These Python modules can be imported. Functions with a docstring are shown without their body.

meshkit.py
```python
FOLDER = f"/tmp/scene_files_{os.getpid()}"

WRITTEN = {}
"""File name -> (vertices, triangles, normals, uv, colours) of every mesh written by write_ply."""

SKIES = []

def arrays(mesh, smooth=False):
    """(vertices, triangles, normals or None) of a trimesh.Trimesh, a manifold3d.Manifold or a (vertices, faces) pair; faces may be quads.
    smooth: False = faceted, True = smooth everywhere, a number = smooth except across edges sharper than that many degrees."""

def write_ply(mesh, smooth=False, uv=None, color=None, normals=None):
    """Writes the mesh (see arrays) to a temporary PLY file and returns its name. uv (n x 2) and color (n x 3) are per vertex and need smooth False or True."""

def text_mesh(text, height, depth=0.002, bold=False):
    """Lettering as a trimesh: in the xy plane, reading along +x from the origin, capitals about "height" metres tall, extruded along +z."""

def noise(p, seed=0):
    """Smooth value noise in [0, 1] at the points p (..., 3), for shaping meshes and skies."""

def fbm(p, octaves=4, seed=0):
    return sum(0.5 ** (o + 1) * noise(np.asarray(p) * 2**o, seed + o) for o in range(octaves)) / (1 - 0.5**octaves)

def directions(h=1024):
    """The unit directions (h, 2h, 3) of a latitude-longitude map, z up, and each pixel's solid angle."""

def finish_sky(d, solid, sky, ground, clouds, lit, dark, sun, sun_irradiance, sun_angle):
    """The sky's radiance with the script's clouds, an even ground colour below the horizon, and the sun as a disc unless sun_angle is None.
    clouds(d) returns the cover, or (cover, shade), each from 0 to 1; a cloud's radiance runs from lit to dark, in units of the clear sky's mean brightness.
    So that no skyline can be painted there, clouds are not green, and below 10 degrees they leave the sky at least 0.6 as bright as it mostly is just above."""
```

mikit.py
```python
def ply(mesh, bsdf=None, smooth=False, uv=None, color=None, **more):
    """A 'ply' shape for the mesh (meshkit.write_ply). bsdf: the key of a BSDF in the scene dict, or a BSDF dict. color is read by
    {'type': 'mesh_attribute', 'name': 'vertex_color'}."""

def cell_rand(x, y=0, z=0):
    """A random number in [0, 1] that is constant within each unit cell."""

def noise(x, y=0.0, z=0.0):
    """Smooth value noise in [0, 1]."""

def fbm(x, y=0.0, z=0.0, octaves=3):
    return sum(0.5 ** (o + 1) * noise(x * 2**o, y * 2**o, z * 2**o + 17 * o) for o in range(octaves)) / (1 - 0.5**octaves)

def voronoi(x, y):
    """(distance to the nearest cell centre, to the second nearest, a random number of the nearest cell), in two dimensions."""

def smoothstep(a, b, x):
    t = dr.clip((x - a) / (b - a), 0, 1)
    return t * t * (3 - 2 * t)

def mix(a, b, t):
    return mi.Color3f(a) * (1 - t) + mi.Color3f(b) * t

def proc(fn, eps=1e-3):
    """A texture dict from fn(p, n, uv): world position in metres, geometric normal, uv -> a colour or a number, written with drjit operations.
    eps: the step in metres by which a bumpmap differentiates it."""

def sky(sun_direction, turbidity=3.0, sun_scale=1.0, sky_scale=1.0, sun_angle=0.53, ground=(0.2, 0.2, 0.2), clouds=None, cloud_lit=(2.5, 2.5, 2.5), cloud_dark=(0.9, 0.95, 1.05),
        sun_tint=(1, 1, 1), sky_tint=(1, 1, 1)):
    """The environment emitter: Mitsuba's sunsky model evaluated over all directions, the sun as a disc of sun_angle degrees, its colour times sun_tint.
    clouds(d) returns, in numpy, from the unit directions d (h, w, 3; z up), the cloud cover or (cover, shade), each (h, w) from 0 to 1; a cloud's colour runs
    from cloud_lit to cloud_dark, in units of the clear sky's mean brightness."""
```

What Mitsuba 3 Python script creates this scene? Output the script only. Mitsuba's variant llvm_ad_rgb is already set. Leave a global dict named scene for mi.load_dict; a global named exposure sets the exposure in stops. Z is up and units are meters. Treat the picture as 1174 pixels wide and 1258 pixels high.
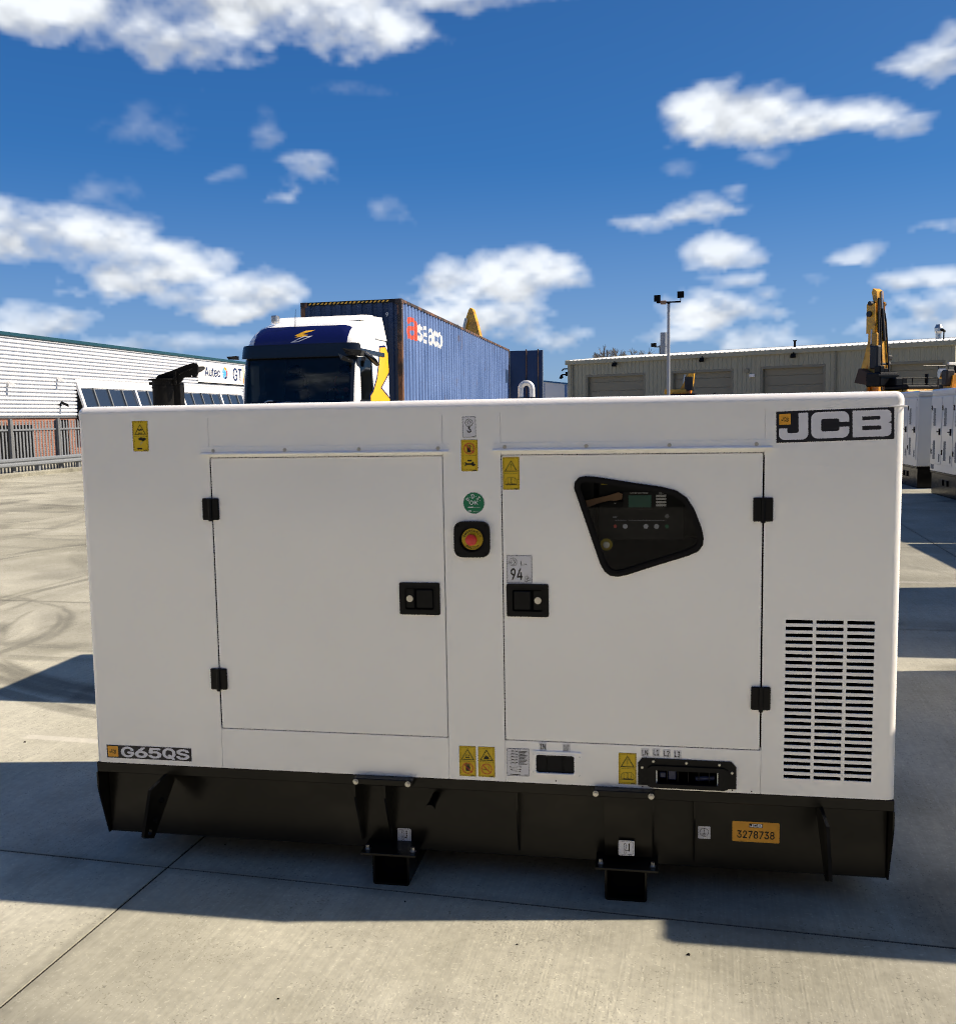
import math
import numpy as np
import trimesh
import manifold3d as m3
import mitsuba as mi
import drjit as dr
from shapely.geometry import Polygon, Point, LineString, box as rect
from shapely.ops import unary_union
from shapely import affinity
import mikit, meshkit
from mikit import noise, fbm, smoothstep, mix, cell_rand

scene, labels = {'type': 'scene'}, {}
T4 = mi.ScalarTransform4f
rng = np.random.default_rng(7)

# ------------------------------------------------------------------ camera, sky, exposure
CAM = np.array([0.548, -2.844, 1.477])
RIGHT = np.array([0.98510, 0.17115, -0.01692])
UP = np.array([-0.00042, 0.10073, 0.99491])
FWD = np.array([-0.17198, 0.98008, -0.09930])
FWD /= np.linalg.norm(FWD)
exposure = 2.14
scene['camera'] = {
    'type': 'perspective', 'fov': 2 * math.degrees(math.atan(587 / 1190.0)), 'fov_axis': 'x',
    'near_clip': 0.05, 'far_clip': 3000.0,
    'to_world': T4().look_at(origin=CAM.tolist(), target=(CAM + FWD).tolist(), up=UP.tolist()),
}
SUN = (1.17, 0.18, 1.0)

# cumulus: (azimuth deg, elevation deg, half width, half height, strength); the seen part of the sky, the rest from noise
PUFFS = [
    (-22.5, 22.6, 12.5, 2.9, 1.1), (-33, 20.8, 6, 2.3, 1.0), (-17, 20.9, 5.5, 1.9, 1.0), (-26.5, 19.6, 5.5, 1.9, 1.0), (-10, 22.5, 6, 1.2, .8),
    (-20, 25, 14, 3, 1.1), (-17, 17.6, 2.4, .6, .5),
    (-27.6, 15.6, 2.2, 1.2, .42), (-29.9, 12.0, 2.4, 1.2, .5), (-21.8, 15.9, .9, 1.0, .45), (-19.0, 13.6, 2.6, 1.2, .86), (-14.3, 11.7, 1.5, .8, .55), (-23.3, 13.4, 1.0, .5, .45),
    (-33.0, 9.7, 5.6, 2.0, 1.1), (-28.6, 8.3, 6.0, 1.9, 1.05), (-22.6, 7.0, 3.4, 1.6, 1.1), (-25.5, 6.7, 3.2, 1.2, .9), (-36, 10.4, 3.0, 1.4, 1.0), (-24, 6.3, 2.4, 1.1, 1.0),
    (-33.5, 5.2, 3.6, 1.2, .9), (-27.2, 4.3, 6.0, .9, .75), (-22.8, 4.4, 3.0, .9, .6), (-35.0, 5.8, 1.8, .9, .8),
    (-8.0, 7.6, 5.4, 2.0, 1.1), (-9.2, 5.5, 5.2, 1.7, 1.0), (-4.9, 7.4, 2.5, .9, .85), (-6.8, 4.6, 4.2, 1.0, .8), (-12.0, 8.2, 2.0, 1.1, .9), (-7.2, 8.8, 3.0, 1.0, .95),
    (4.9, 15.6, 4.6, 2.0, 1.2), (3.4, 16.4, 2.6, 1.5, 1.1), (9.2, 15.0, 5.0, 1.3, 1.05), (13.6, 14.5, 2.4, .7, .8), (6.4, 13.4, 2.0, .6, .6), (2.2, 13.2, 1.0, .6, .55),
    (14.6, 17.2, 3.2, 1.1, .95), (14.8, 18.2, 1.1, .8, .8),
    (2.7, 11.0, 3.1, 1.0, .95), (-1.0, 10.3, 2.6, .8, .9), (4.6, 11.6, 1.2, .7, .8),
    (4.3, 8.9, 2.5, 1.1, .95), (6.4, 8.5, 1.5, .6, .75), (3.6, 8.2, 1.0, .5, .6),
    (3.6, 5.4, 4.6, 1.8, 1.1), (5.8, 7.1, 3.6, .8, .8), (7.4, 6.2, 2.8, .9, .8), (1.6, 4.4, 3.2, 1.1, .9), (9.4, 6.9, 1.5, .6, .6), (5, 4.0, 5, 1.2, .8),
    (12.2, 8.4, 2.0, .7, .8), (15.6, 9.3, 1.8, .35, .75), (14.8, 6.8, 3.8, .7, .9), (16.2, 5.1, 4.2, 1.4, 1.0), (13.0, 4.4, 2.8, .9, .7), (10.4, 4.0, 2.6, .7, .6), (18.5, 4.0, 4.0, 1.6, .9),
]


def clouds(d):
    az = np.degrees(np.arctan2(d[..., 0], d[..., 1]))
    el = np.degrees(np.arcsin(np.clip(d[..., 2], -1, 1)))
    ca = np.cos(np.radians(el))
    n1 = meshkit.fbm(np.stack([d[..., 0] * 22, d[..., 1] * 22, d[..., 2] * 34], -1), 6, 3)
    n2 = meshkit.fbm(np.stack([d[..., 0] * 60, d[..., 1] * 60, d[..., 2] * 80], -1), 4, 9)

    def dens(az, el):
        """Cover field of the seen puffs, and how high in its puff each direction lies (-1 base, 1 top)."""
        out, high, thick = np.full(az.shape, -1.0), np.zeros(az.shape), np.ones(az.shape)
        near = (np.abs(az + 10) < 48) & (el < 32)
        a, e = az[near], el[near]
        best, hh, ww, ss = np.full(a.shape, -1.0), np.zeros(a.shape), np.full(a.shape, 1e-6), np.zeros(a.shape)
        for (pa, pe, ra, re, s) in PUFFS:
            de = e - pe
            r2 = ((a - pa) / ra) ** 2 + (de / np.where(de < 0, re * .85, re * 1.05)) ** 2
            v = s * (.86 - r2 * .95)
            w = np.exp(5 * np.clip(v, -2, 1))
            ww, hh, ss = ww + w, hh + w * np.clip(de / re, -1, 1), ss + w * min(1, s)
            best = np.maximum(best, v)
        out[near], high[near], thick[near] = best, hh / ww, ss / ww
        return out, high, thick

    wa = 1.3 * (meshkit.fbm(np.stack([d[..., 0] * 14, d[..., 1] * 14, d[..., 2] * 20 + 5], -1), 4, 31) - .5)
    seen, high, thick = dens(az + 3.0 * wa, el + 1.6 * (n1 - .5))
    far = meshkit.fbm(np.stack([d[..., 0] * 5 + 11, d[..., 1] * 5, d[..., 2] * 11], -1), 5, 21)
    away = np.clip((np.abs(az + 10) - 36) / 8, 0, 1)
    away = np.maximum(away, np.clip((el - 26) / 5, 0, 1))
    wild = -1 + 3.4 * (far - .34)  # out-of-view cloud cover, its amount chosen for the tone of the shade
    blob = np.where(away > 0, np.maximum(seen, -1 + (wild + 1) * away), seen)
    f = blob + 2.0 * (n1 - .53) + .9 * (n2 - .5)
    cover = np.clip((f + .20) / 1.25, 0, 1)
    cover = cover * cover * (3 - 2 * cover)
    cover = np.clip(cover, 0, .97) * np.where(away > .5, 1, thick ** 1.6)
    billow = np.abs(2 * meshkit.fbm(np.stack([d[..., 0] * 38 + 3, d[..., 1] * 38, d[..., 2] * 52], -1), 4, 15) - 1)
    shade = .24 - .62 * high + 1.3 * (.5 - n1) + .7 * (.22 - billow)
    shade = np.clip(shade, 0, 1) * np.clip((f - .05) / .5, 0, 1)
    shade = np.clip(shade + .8 * np.clip((el - 28) / 22, 0, 1), 0, 1)      # unseen overhead clouds greyed, so their fill light stays dim and neutral
    haze = np.clip(1 - el / 15, 0, 1) ** 1.7 * .34
    sun = np.array(SUN) / np.linalg.norm(SUN)
    ang = np.degrees(np.arccos(np.clip(d @ sun, -1, 1)))
    haze = np.maximum(haze, .30 * np.exp(-(ang / 18) ** 2) + .20 * np.exp(-(ang / 38) ** 2))      # white aureole round the sun, out of view, added to make shade less blue
    return np.maximum(cover, haze), np.where(cover >= haze, shade, .4)


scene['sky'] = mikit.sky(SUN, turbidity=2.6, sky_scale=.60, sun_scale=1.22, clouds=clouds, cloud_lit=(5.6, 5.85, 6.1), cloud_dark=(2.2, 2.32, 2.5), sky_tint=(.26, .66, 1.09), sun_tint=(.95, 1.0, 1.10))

# ------------------------------------------------------------------ helpers


def MAT(key, color, rough=.5, spec=.5, metal=0.0, coat=0.0, coat_gloss=.9, bump=None, bump_scale=1.0):
    c = color if isinstance(color, dict) else {'type': 'rgb', 'value': list(color)}
    r = rough if isinstance(rough, dict) else float(rough)
    b = {'type': 'principled', 'base_color': c, 'roughness': r, 'specular': float(spec), 'metallic': float(metal)}
    if coat:
        b['clearcoat'] = float(coat)
        b['clearcoat_gloss'] = float(coat_gloss)
    if bump is not None:
        b = {'type': 'bumpmap', 'arbitrary': bump, 'scale': float(bump_scale), 'bsdf': b}
    scene[key] = {'type': 'twosided', 'bsdf': b}
    return key


USED = {}


def name_for(base, parent=None):
    full = base if parent is None else parent + '__' + base
    n = USED.get(full, 0)
    USED[full] = n + 1
    return full if n == 0 else '%s_%03d' % (full, n)


def tag(key, label=None, cat=None, group=None, kind=None):
    e = labels.setdefault(key, {})
    for k, v in (('label', label), ('category', cat), ('group', group), ('kind', kind)):
        if v:
            e[k] = v
    return key


def part(name, mesh, mat, parent=None, smooth=False, xf=None, label=None, cat=None, group=None, kind=None):
    key = name_for(name, parent)
    if isinstance(mesh, (list, tuple)):
        mesh = trimesh.util.concatenate([tm(m) for m in mesh])
    more = {'to_world': xf} if xf is not None else {}
    scene[key] = mikit.ply(mesh, mat, smooth, **more)
    if label or cat or kind:
        tag(key, label, cat, group, kind)
    return key


def parts(name, meshes, mat, parent=None, smooth=False, **kw):
    return [part(name, m, mat, parent, smooth, **kw) for m in meshes]


def thing(name, label, cat, group=None):
    key = name_for(name)
    tag(key, label, cat, group)
    return key


def dup(root, xf, label=None, group=None, skip=(), name=None):
    base = name or root
    new = thing(base, label or labels[root]['label'], labels[root]['category'], group or labels[root].get('group'))
    for k in [k for k in scene if k.startswith(root + '__')]:
        if any(('__' + s) in k for s in skip):
            continue
        e = dict(scene[k])
        e['to_world'] = xf @ e['to_world'] if 'to_world' in e else xf
        scene[new + k[len(root):]] = e
    return new


def tm(m):
    if isinstance(m, m3.Manifold):
        a = m.to_mesh()
        return trimesh.Trimesh(a.vert_properties[:, :3], a.tri_verts, process=False)
    return m


def mf(t):
    if isinstance(t, m3.Manifold):
        return t
    t = t.copy()
    t.merge_vertices()
    return m3.Manifold(m3.Mesh(np.asarray(t.vertices, np.float32), np.asarray(t.faces, np.uint32)))


def hull(pts):
    return tm(m3.Manifold.hull_points(np.asarray(pts, float)))


def bx(x0, x1, y0, y1, z0, z1, b=0.0):
    """Box, its edges chamfered by b."""
    if b <= 0:
        return trimesh.creation.box(bounds=[[x0, y0, z0], [x1, y1, z1]])
    pts = []
    for x, sx in ((x0, 1), (x1, -1)):
        for y, sy in ((y0, 1), (y1, -1)):
            for z, sz in ((z0, 1), (z1, -1)):
                pts += [(x, y + sy * b, z + sz * b), (x + sx * b, y, z + sz * b), (x + sx * b, y + sy * b, z)]
    return hull(pts)


def cyl(p0, p1, r0, r1=None, n=16):
    p0, p1 = np.asarray(p0, float), np.asarray(p1, float)
    r1 = r0 if r1 is None else r1
    d = p1 - p0
    d = d / np.linalg.norm(d)
    a = np.cross(d, [0, 0, 1.0] if abs(d[2]) < .9 else [1.0, 0, 0])
    a /= np.linalg.norm(a)
    b = np.cross(d, a)
    t = np.arange(n) * 2 * math.pi / n
    ring = np.outer(np.cos(t), a) + np.outer(np.sin(t), b)
    v = np.vstack([p0 + ring * r0, p1 + ring * r1, p0, p1])
    f = []
    for i in range(n):
        j = (i + 1) % n
        f += [(i, j, n + j), (i, n + j, n + i), (j, i, 2 * n), (n + i, n + j, 2 * n + 1)]
    t = trimesh.Trimesh(v, f, process=False)
    t.fix_normals()
    return t


def tube(pts, r, n=8):
    """A bent pipe through the points."""
    pts = np.asarray(pts, float)
    k = len(pts)
    rr = np.full(k, r) if np.isscalar(r) else np.asarray(r)
    tan = np.gradient(pts, axis=0)
    tan /= np.linalg.norm(tan, axis=1, keepdims=True)
    a = np.cross(tan[0], [0, 0, 1.0] if abs(tan[0][2]) < .9 else [1.0, 0, 0])
    a /= np.linalg.norm(a)
    v = []
    th = np.arange(n) * 2 * math.pi / n
    for i in range(k):
        a = a - tan[i] * (a @ tan[i])
        a /= np.linalg.norm(a)
        b = np.cross(tan[i], a)
        v.append(pts[i] + rr[i] * (np.outer(np.cos(th), a) + np.outer(np.sin(th), b)))
    v = np.vstack(v + [pts[:1], pts[-1:]])
    f = []
    for i in range(k - 1):
        for j in range(n):
            p, q = i * n + j, i * n + (j + 1) % n
            f += [(p, q, q + n), (p, q + n, p + n)]
    e = (k - 1) * n
    for j in range(n):
        f += [((j + 1) % n, j, k * n), (e + j, e + (j + 1) % n, k * n + 1)]
    return trimesh.Trimesh(v, f, process=False)


def polys(g):
    return [p for p in getattr(g, 'geoms', [g]) if p.geom_type == 'Polygon' and p.area > 1e-9]


def ext(g, h):
    return trimesh.util.concatenate([trimesh.creation.extrude_polygon(p, h, engine='earcut') for p in polys(g)])


def _swap(t, idx, sgn):
    t = t.copy()
    t.vertices = t.vertices[:, idx] * np.array(sgn, float)
    return t


def ext_xz(g, y0, y1):
    t = _swap(ext(g, y1 - y0), [0, 2, 1], (1, -1, 1))
    t.vertices[:, 1] += y1
    return t


def ext_yz(g, x0, x1):
    t = _swap(ext(g, x1 - x0), [2, 0, 1], (1, 1, 1))
    t.vertices[:, 0] += x0
    return t


def ext_xy(g, z0, z1):
    t = ext(g, z1 - z0)
    t.vertices[:, 2] += z0
    return t


def rrect(x0, x1, z0, z1, r, n=6):
    return rect(x0 + r, z0 + r, x1 - r, z1 - r).buffer(r, quad_segs=n)


def mv(t, m):
    t = t.copy()
    t.apply_transform(m)
    return t


def place(x, y, z=0.0, rz=0.0):
    return T4().translate([x, y, z]).rotate([0, 0, 1], rz)


def lettering(text, h, width=None, depth=.0006, bold=True):
    """Lettering in the xz plane, centred on the origin, facing -y."""
    t = meshkit.text_mesh(text, h, depth, bold)
    c = (t.bounds[0] + t.bounds[1]) / 2
    t.vertices[:, :2] -= c[:2]
    if width:
        t.vertices[:, 0] *= width / (t.bounds[1][0] - t.bounds[0][0])
    return _swap(t, [0, 2, 1], (1, -1, 1))


# ------------------------------------------------------------------ materials
SA = math.radians(3.6)      # the yard's slabs, the lorry and the unit on the left are turned this much from the generator
SLAB = 4.12
U0, V0 = -1.02, -0.05


def yard_uv(p):
    return p.x * math.cos(SA) - p.y * math.sin(SA), p.x * math.sin(SA) + p.y * math.cos(SA)


ARCS = [(-1.55, 4.65, 2.92, .17, 1.0, 7), (-1.45, 4.75, 3.28, .07, .7, 8), (-5.17, 2.86, 1.60, .16, .8, 9), (-5.1, 2.8, 1.28, .05, .6, 19), (-3.20, 6.02, 3.17, .16, .95, 20), (-3.05, 6.1, 3.55, .10, .6, 21), (-1.6, 9.2, 4.6, .2, .35, 10), (-5.9, 13.5, 5.4, .18, .4, 11), (-5.7, 13.3, 5.9, .14, .35, 12),
        (-12, 9, 4.4, .2, .4, 13), (-9, 15, 3.3, .22, .35, 14), (-6.9, 2.4, 2.6, .1, .3, 15), (6.5, 2.0, 4.1, .15, .4, 16), (7.5, 9.0, 5.0, .15, .3, 17)]


def concrete_color(p, n, uv):
    u, v = yard_uv(p)
    cu, cv = dr.floor((u - U0) / SLAB), dr.floor((v - V0) / SLAB)
    tone = .90 + .16 * cell_rand(cu, cv, 5)
    big = fbm(p.x * .55, p.y * .55, 0, 4)
    mid = fbm(p.x * 3.1 + 9, p.y * 3.1, 2.0, 4)
    fine = fbm(p.x * 55, p.y * 55, 1.0, 3)
    broom = noise(u * 210, v * 5.0) * .6 + noise(u * 85, v * 2.2, 3) * .4
    c = mix((.345, .338, .272), (.455, .447, .372), smoothstep(.25, .75, big * .55 + mid * .45))
    c = c * tone * (.80 + .26 * fine + .16 * broom)
    wet = smoothstep(.56, .72, fbm(p.x * .9 + 31, p.y * .9 + 7, 0, 4))
    c = c * (1 - .22 * wet)
    dust = smoothstep(.58, .75, fbm(p.x * .7 - 13, p.y * 1.6 + 17, 4, 4))
    c = c * (1 + .16 * dust)
    oil = smoothstep(.66, .80, fbm(p.x * 1.7 + 3, p.y * 1.7 - 8, 9, 3))
    c = c * (1 - .30 * oil)
    # scuffs left by tyres, broken up along their length
    mark = mi.Float(0)
    for (cx, cy, r, w, s, seed) in ARCS:
        q = dr.sqrt(dr.square(p.x - cx) + dr.square(p.y - cy)) - r
        a = dr.atan2(p.y - cy, p.x - cx)
        brk = smoothstep(.35, .6, fbm(a * 3 + seed, q * 9, seed, 3))
        mark = dr.maximum(mark, s * (1 - smoothstep(w * .45, w, dr.abs(q + .08 * (noise(a * 5, seed) - .5)))) * (.25 + .75 * brk))
    c = c * (1 - .52 * mark)
    # pitted aggregate
    pit = smoothstep(.82, .92, noise(p.x * 190, p.y * 190, 5)) * smoothstep(.40, .62, noise(p.x * 9, p.y * 9, 8))
    c = c * (1 - .34 * pit)
    chip = smoothstep(.84, .92, noise(p.x * 160, p.y * 160, 25))
    c = c * (1 + .22 * chip)
    # worn painted line
    ln = (1 - smoothstep(.02, .035, dr.abs(v - 1.02 - .02 * noise(u * .7, 3)))) * smoothstep(.42, .6, noise(u * 2.3, 1.0, 77)) * .35
    ln = dr.select(u < -1.0, ln, 0.0)
    ln2 = (1 - smoothstep(.03, .05, dr.abs(v - 5.98))) * smoothstep(.3, .5, noise(u * 2.3, 2.0, 78)) * .4
    c = mix(c, (.62, .60, .55), dr.maximum(ln, dr.select(u > 1.5, ln2, 0.0)))
    # grime gathered along the joints
    fu, fv = dr.abs((u - U0) / SLAB - dr.round((u - U0) / SLAB)) * SLAB, dr.abs((v - V0) / SLAB - dr.round((v - V0) / SLAB)) * SLAB
    edge = 1 - smoothstep(.008, .05, dr.minimum(fu, fv) + .02 * (noise(u * 14, v * 14, 2) - .5))
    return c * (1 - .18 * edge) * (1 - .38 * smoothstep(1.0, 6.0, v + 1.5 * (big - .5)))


def concrete_bump(p, n, uv):
    u, v = yard_uv(p)
    return .5 * noise(u * 210, v * 6.0) + .5 * noise(p.x * 130, p.y * 130) + .6 * smoothstep(.8, .9, noise(p.x * 110, p.y * 110, 5))


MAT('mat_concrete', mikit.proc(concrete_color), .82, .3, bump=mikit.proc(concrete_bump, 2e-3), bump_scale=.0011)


def sealant_color(p, n, uv):
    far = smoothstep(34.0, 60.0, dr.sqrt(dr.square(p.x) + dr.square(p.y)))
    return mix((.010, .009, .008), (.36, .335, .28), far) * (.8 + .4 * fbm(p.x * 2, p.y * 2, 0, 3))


MAT('mat_sealant', mikit.proc(sealant_color), .9, .2)


def paint_color(p, n, uv):
    d = fbm(p.x * 2.2, p.y * 2.2 + 3, p.z * 2.2, 4)
    low = smoothstep(.55, .30, p.z) * smoothstep(.45, .7, fbm(p.x * 9, p.y * 9, p.z * 5, 3))
    return mi.Color3f(.845, .838, .83) * (.975 + .04 * d) * (1 - .07 * low)


def paint_bump(p, n, uv):
    return fbm(p.x * 150, p.y * 150, p.z * 150, 2) + 14 * noise(p.x * 2.6, p.y * 2.6, p.z * 2.6)


MAT('mat_white', mikit.proc(paint_color), .16, .85, coat=1.0, coat_gloss=.93, bump=mikit.proc(paint_bump, 1e-3), bump_scale=.00022)
MAT('mat_white_plain', (.74, .74, .73), .4, .5, coat=.5)
MAT('mat_rail', (.72, .74, .76), .3, .5, coat=.6)


def black_color(p, n, uv):
    d = smoothstep(.45, .75, fbm(p.x * 5, p.y * 5 + 3, p.z * 7, 4))
    return mix((.0035, .0033, .003), (.014, .012, .009), d)


MAT('mat_base', mikit.proc(black_color), .24, .2, coat=.08, coat_gloss=.9)
MAT('mat_plastic', (.004, .0045, .006), .36, .16)
MAT('mat_flap', (.003, .0038, .007), .35, .14)
MAT('mat_rubber', (.005, .005, .0065), .5, .14)
MAT('mat_cavity', (.0025, .0025, .003), .9, .05)
MAT('mat_soot', (.005, .0049, .0047), .6, .12)
MAT('mat_zinc', (.50, .49, .47), .36, .5, metal=1.0)
MAT('mat_steel', (.62, .62, .60), .35, .5, metal=1.0)
MAT('mat_galv', (.20, .22, .245), .5, .5, metal=.15)
MAT('mat_yellow_label', (.62, .43, .012), .45, .4)
MAT('mat_orange_label', (.70, .33, .03), .45, .4)
MAT('mat_white_label', (.66, .66, .70), .4, .4)
MAT('mat_ink', (.005, .005, .006), .45, .3)
MAT('mat_red_ink', (.45, .03, .02), .45, .4)
MAT('mat_grey_ink', (.30, .30, .33), .5, .4)
MAT('mat_green_label', (.005, .17, .075), .4, .4)
MAT('mat_navy_label', (.0035, .005, .014), .35, .35)
MAT('mat_letter', (.70, .70, .76), .4, .4)
MAT('mat_red_button', (.62, .02, .02), .3, .5, coat=.5)
MAT('mat_lcd', (.03, .13, .105), .25, .5)
MAT('mat_brown', (.30, .18, .11), .6, .3)
MAT('mat_blue_dark', (.02, .03, .09), .4, .5)
scene['mat_pane'] = {'type': 'thindielectric', 'int_ior': 1.5, 'specular_transmittance': {'type': 'rgb', 'value': [.80, .82, .84]}, 'specular_reflectance': {'type': 'rgb', 'value': [.10, .10, .11]}}

# ------------------------------------------------------------------ the yard
sheet = trimesh.Trimesh([[-900, -900, -.003], [900, -900, -.003], [900, 900, -.003], [-900, 900, -.003]], [[0, 1, 2], [0, 2, 3]], process=False)
YARD = part('ground', sheet, 'mat_sealant', kind='structure')
RZ = trimesh.transformations.rotation_matrix(-SA, [0, 0, 1])
for i in range(-6, 5):
    for j in range(-3, 12):
        u, v = U0 + i * SLAB, V0 + j * SLAB
        g = .0040
        s = bx(u + g, u + SLAB - g, v + g, v + SLAB - g, -.2, 0.0, .0008)
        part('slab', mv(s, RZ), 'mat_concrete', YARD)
# small stones lying on the concrete in front
STONE = ['tiny dark stone just below the step in the shadow edge', 'tiny dark stone on the sunlit concrete towards the camera', 'tiny dark stone alone on the sunlit concrete left of centre', 'tiny dark stone at the shadow edge below the right fork pocket', 'tiny dark stone under the left end of the generator', 'tiny dark stone on the sunlit concrete left of the generator', 'tiny dark stone in the shade right of the generator', 'tiny dark stone between the two fork pockets']
for k, (x, y, r) in enumerate([(.66, -.275, .0065), (.58, -.85, .005), (-.38, -.63, .004), (.19, -.29, .004), (-.9, .2, .004), (-2.3, 1.1, .007), (1.32, .62, .006), (-.18, -.1, .004)]):
    r *= .6
    st = trimesh.creation.icosphere(subdivisions=1, radius=r)
    st.vertices *= [1.3, 1.0, .7]
    st.vertices += rng.normal(0, r * .18, st.vertices.shape)
    st.vertices += [x, y, r * .5]
    part('stone', st, 'mat_soot', label=STONE[k], cat='stone', group='tiny stones scattered on the concrete')

# ------------------------------------------------------------------ the generator in front
GEN = thing('diesel_generator', 'large white canopied generator on a black base frame filling the foreground, with orange number plate', 'generator')
XL, XR, YB = -1.25, 1.25, 1.0
ZB, ZS, ZT = .332, 1.4575, 1.50
plan = rrect(XL, XR, 0, YB, .027, 8)
shell = m3.Manifold.extrude(m3.CrossSection([np.array(plan.exterior.coords)[:-1][::-1]]), ZS - ZB).translate([0, 0, ZB])
if shell.volume() < 0:
    raise ValueError('shell')
inner = rrect(XL + .005, XR - .005, .005, YB - .005, .022, 8)
shell = shell - m3.Manifold.extrude(m3.CrossSection([np.array(inner.exterior.coords)[:-1][::-1]]), ZS - ZB + .1).translate([0, 0, ZB - .1])


def cut(s, *b):
    return s - mf(bx(*b))


# openings: two doors, the grille's slots, the cable outlet, the socket box
D1, D2 = (-.800, -.0555, .4625, 1.3345), (.1205, .8735, .4625, 1.3345)
GAP = .0021
for d in (D1, D2):
    shell = cut(shell, d[0], d[1], -.1, .1, d[2], d[3])
slots = []
for c0, c1 in ((.9400, 1.0145), (1.0235, 1.0985), (1.1080, 1.1825)):
    for k in range(24):
        zc = .3885 + k * .01998
        slots.append(mf(bx(c0, c1, -.1, .1, zc - .0053, zc + .0053)))
shell = shell - m3.Manifold.batch_boolean(slots, m3.OpType.Add)
shell = shell - mf(ext_xz(rrect(.215, .332, .366, .424, .008), -.1, .1))
shell = cut(shell, .578, .751, -.1, .1, .349, .392)
SEAM = .0007
BIG = 2.0


def piece(name, x0, x1, z0, z1, y0=-1, y1=.5, label=None):
    p = shell ^ mf(bx(x0 + SEAM if x0 > -BIG else x0, x1 - SEAM if x1 < BIG else x1, y0, y1, z0 + SEAM if z0 > 0 else z0, z1 - SEAM if z1 < 9 else z1))
    return part(name, p, 'mat_white', GEN, 25, label=label)


piece('end_panel', -BIG, -.8015, 0, 9)
piece('end_panel', .8755, BIG, 0, 9, label='end panel with the slotted air grille')
piece('pillar', -.0555, .1205, 0, 9, label='narrow pillar between the doors carrying the emergency stop')
piece('header_panel', -.8015, -.0555, D1[3] - .01, 9)
piece('header_panel', .1205, .8755, D2[3] - .01, 9)
piece('sill_panel', -.8015, -.0555, 0, D1[2] + .01)
piece('sill_panel', .1205, .8755, 0, D2[2] + .01, label='sill panel with the cable outlet and socket box')
piece('rear_panel', -BIG, BIG, 0, 9, .5 + SEAM, 2)
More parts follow.
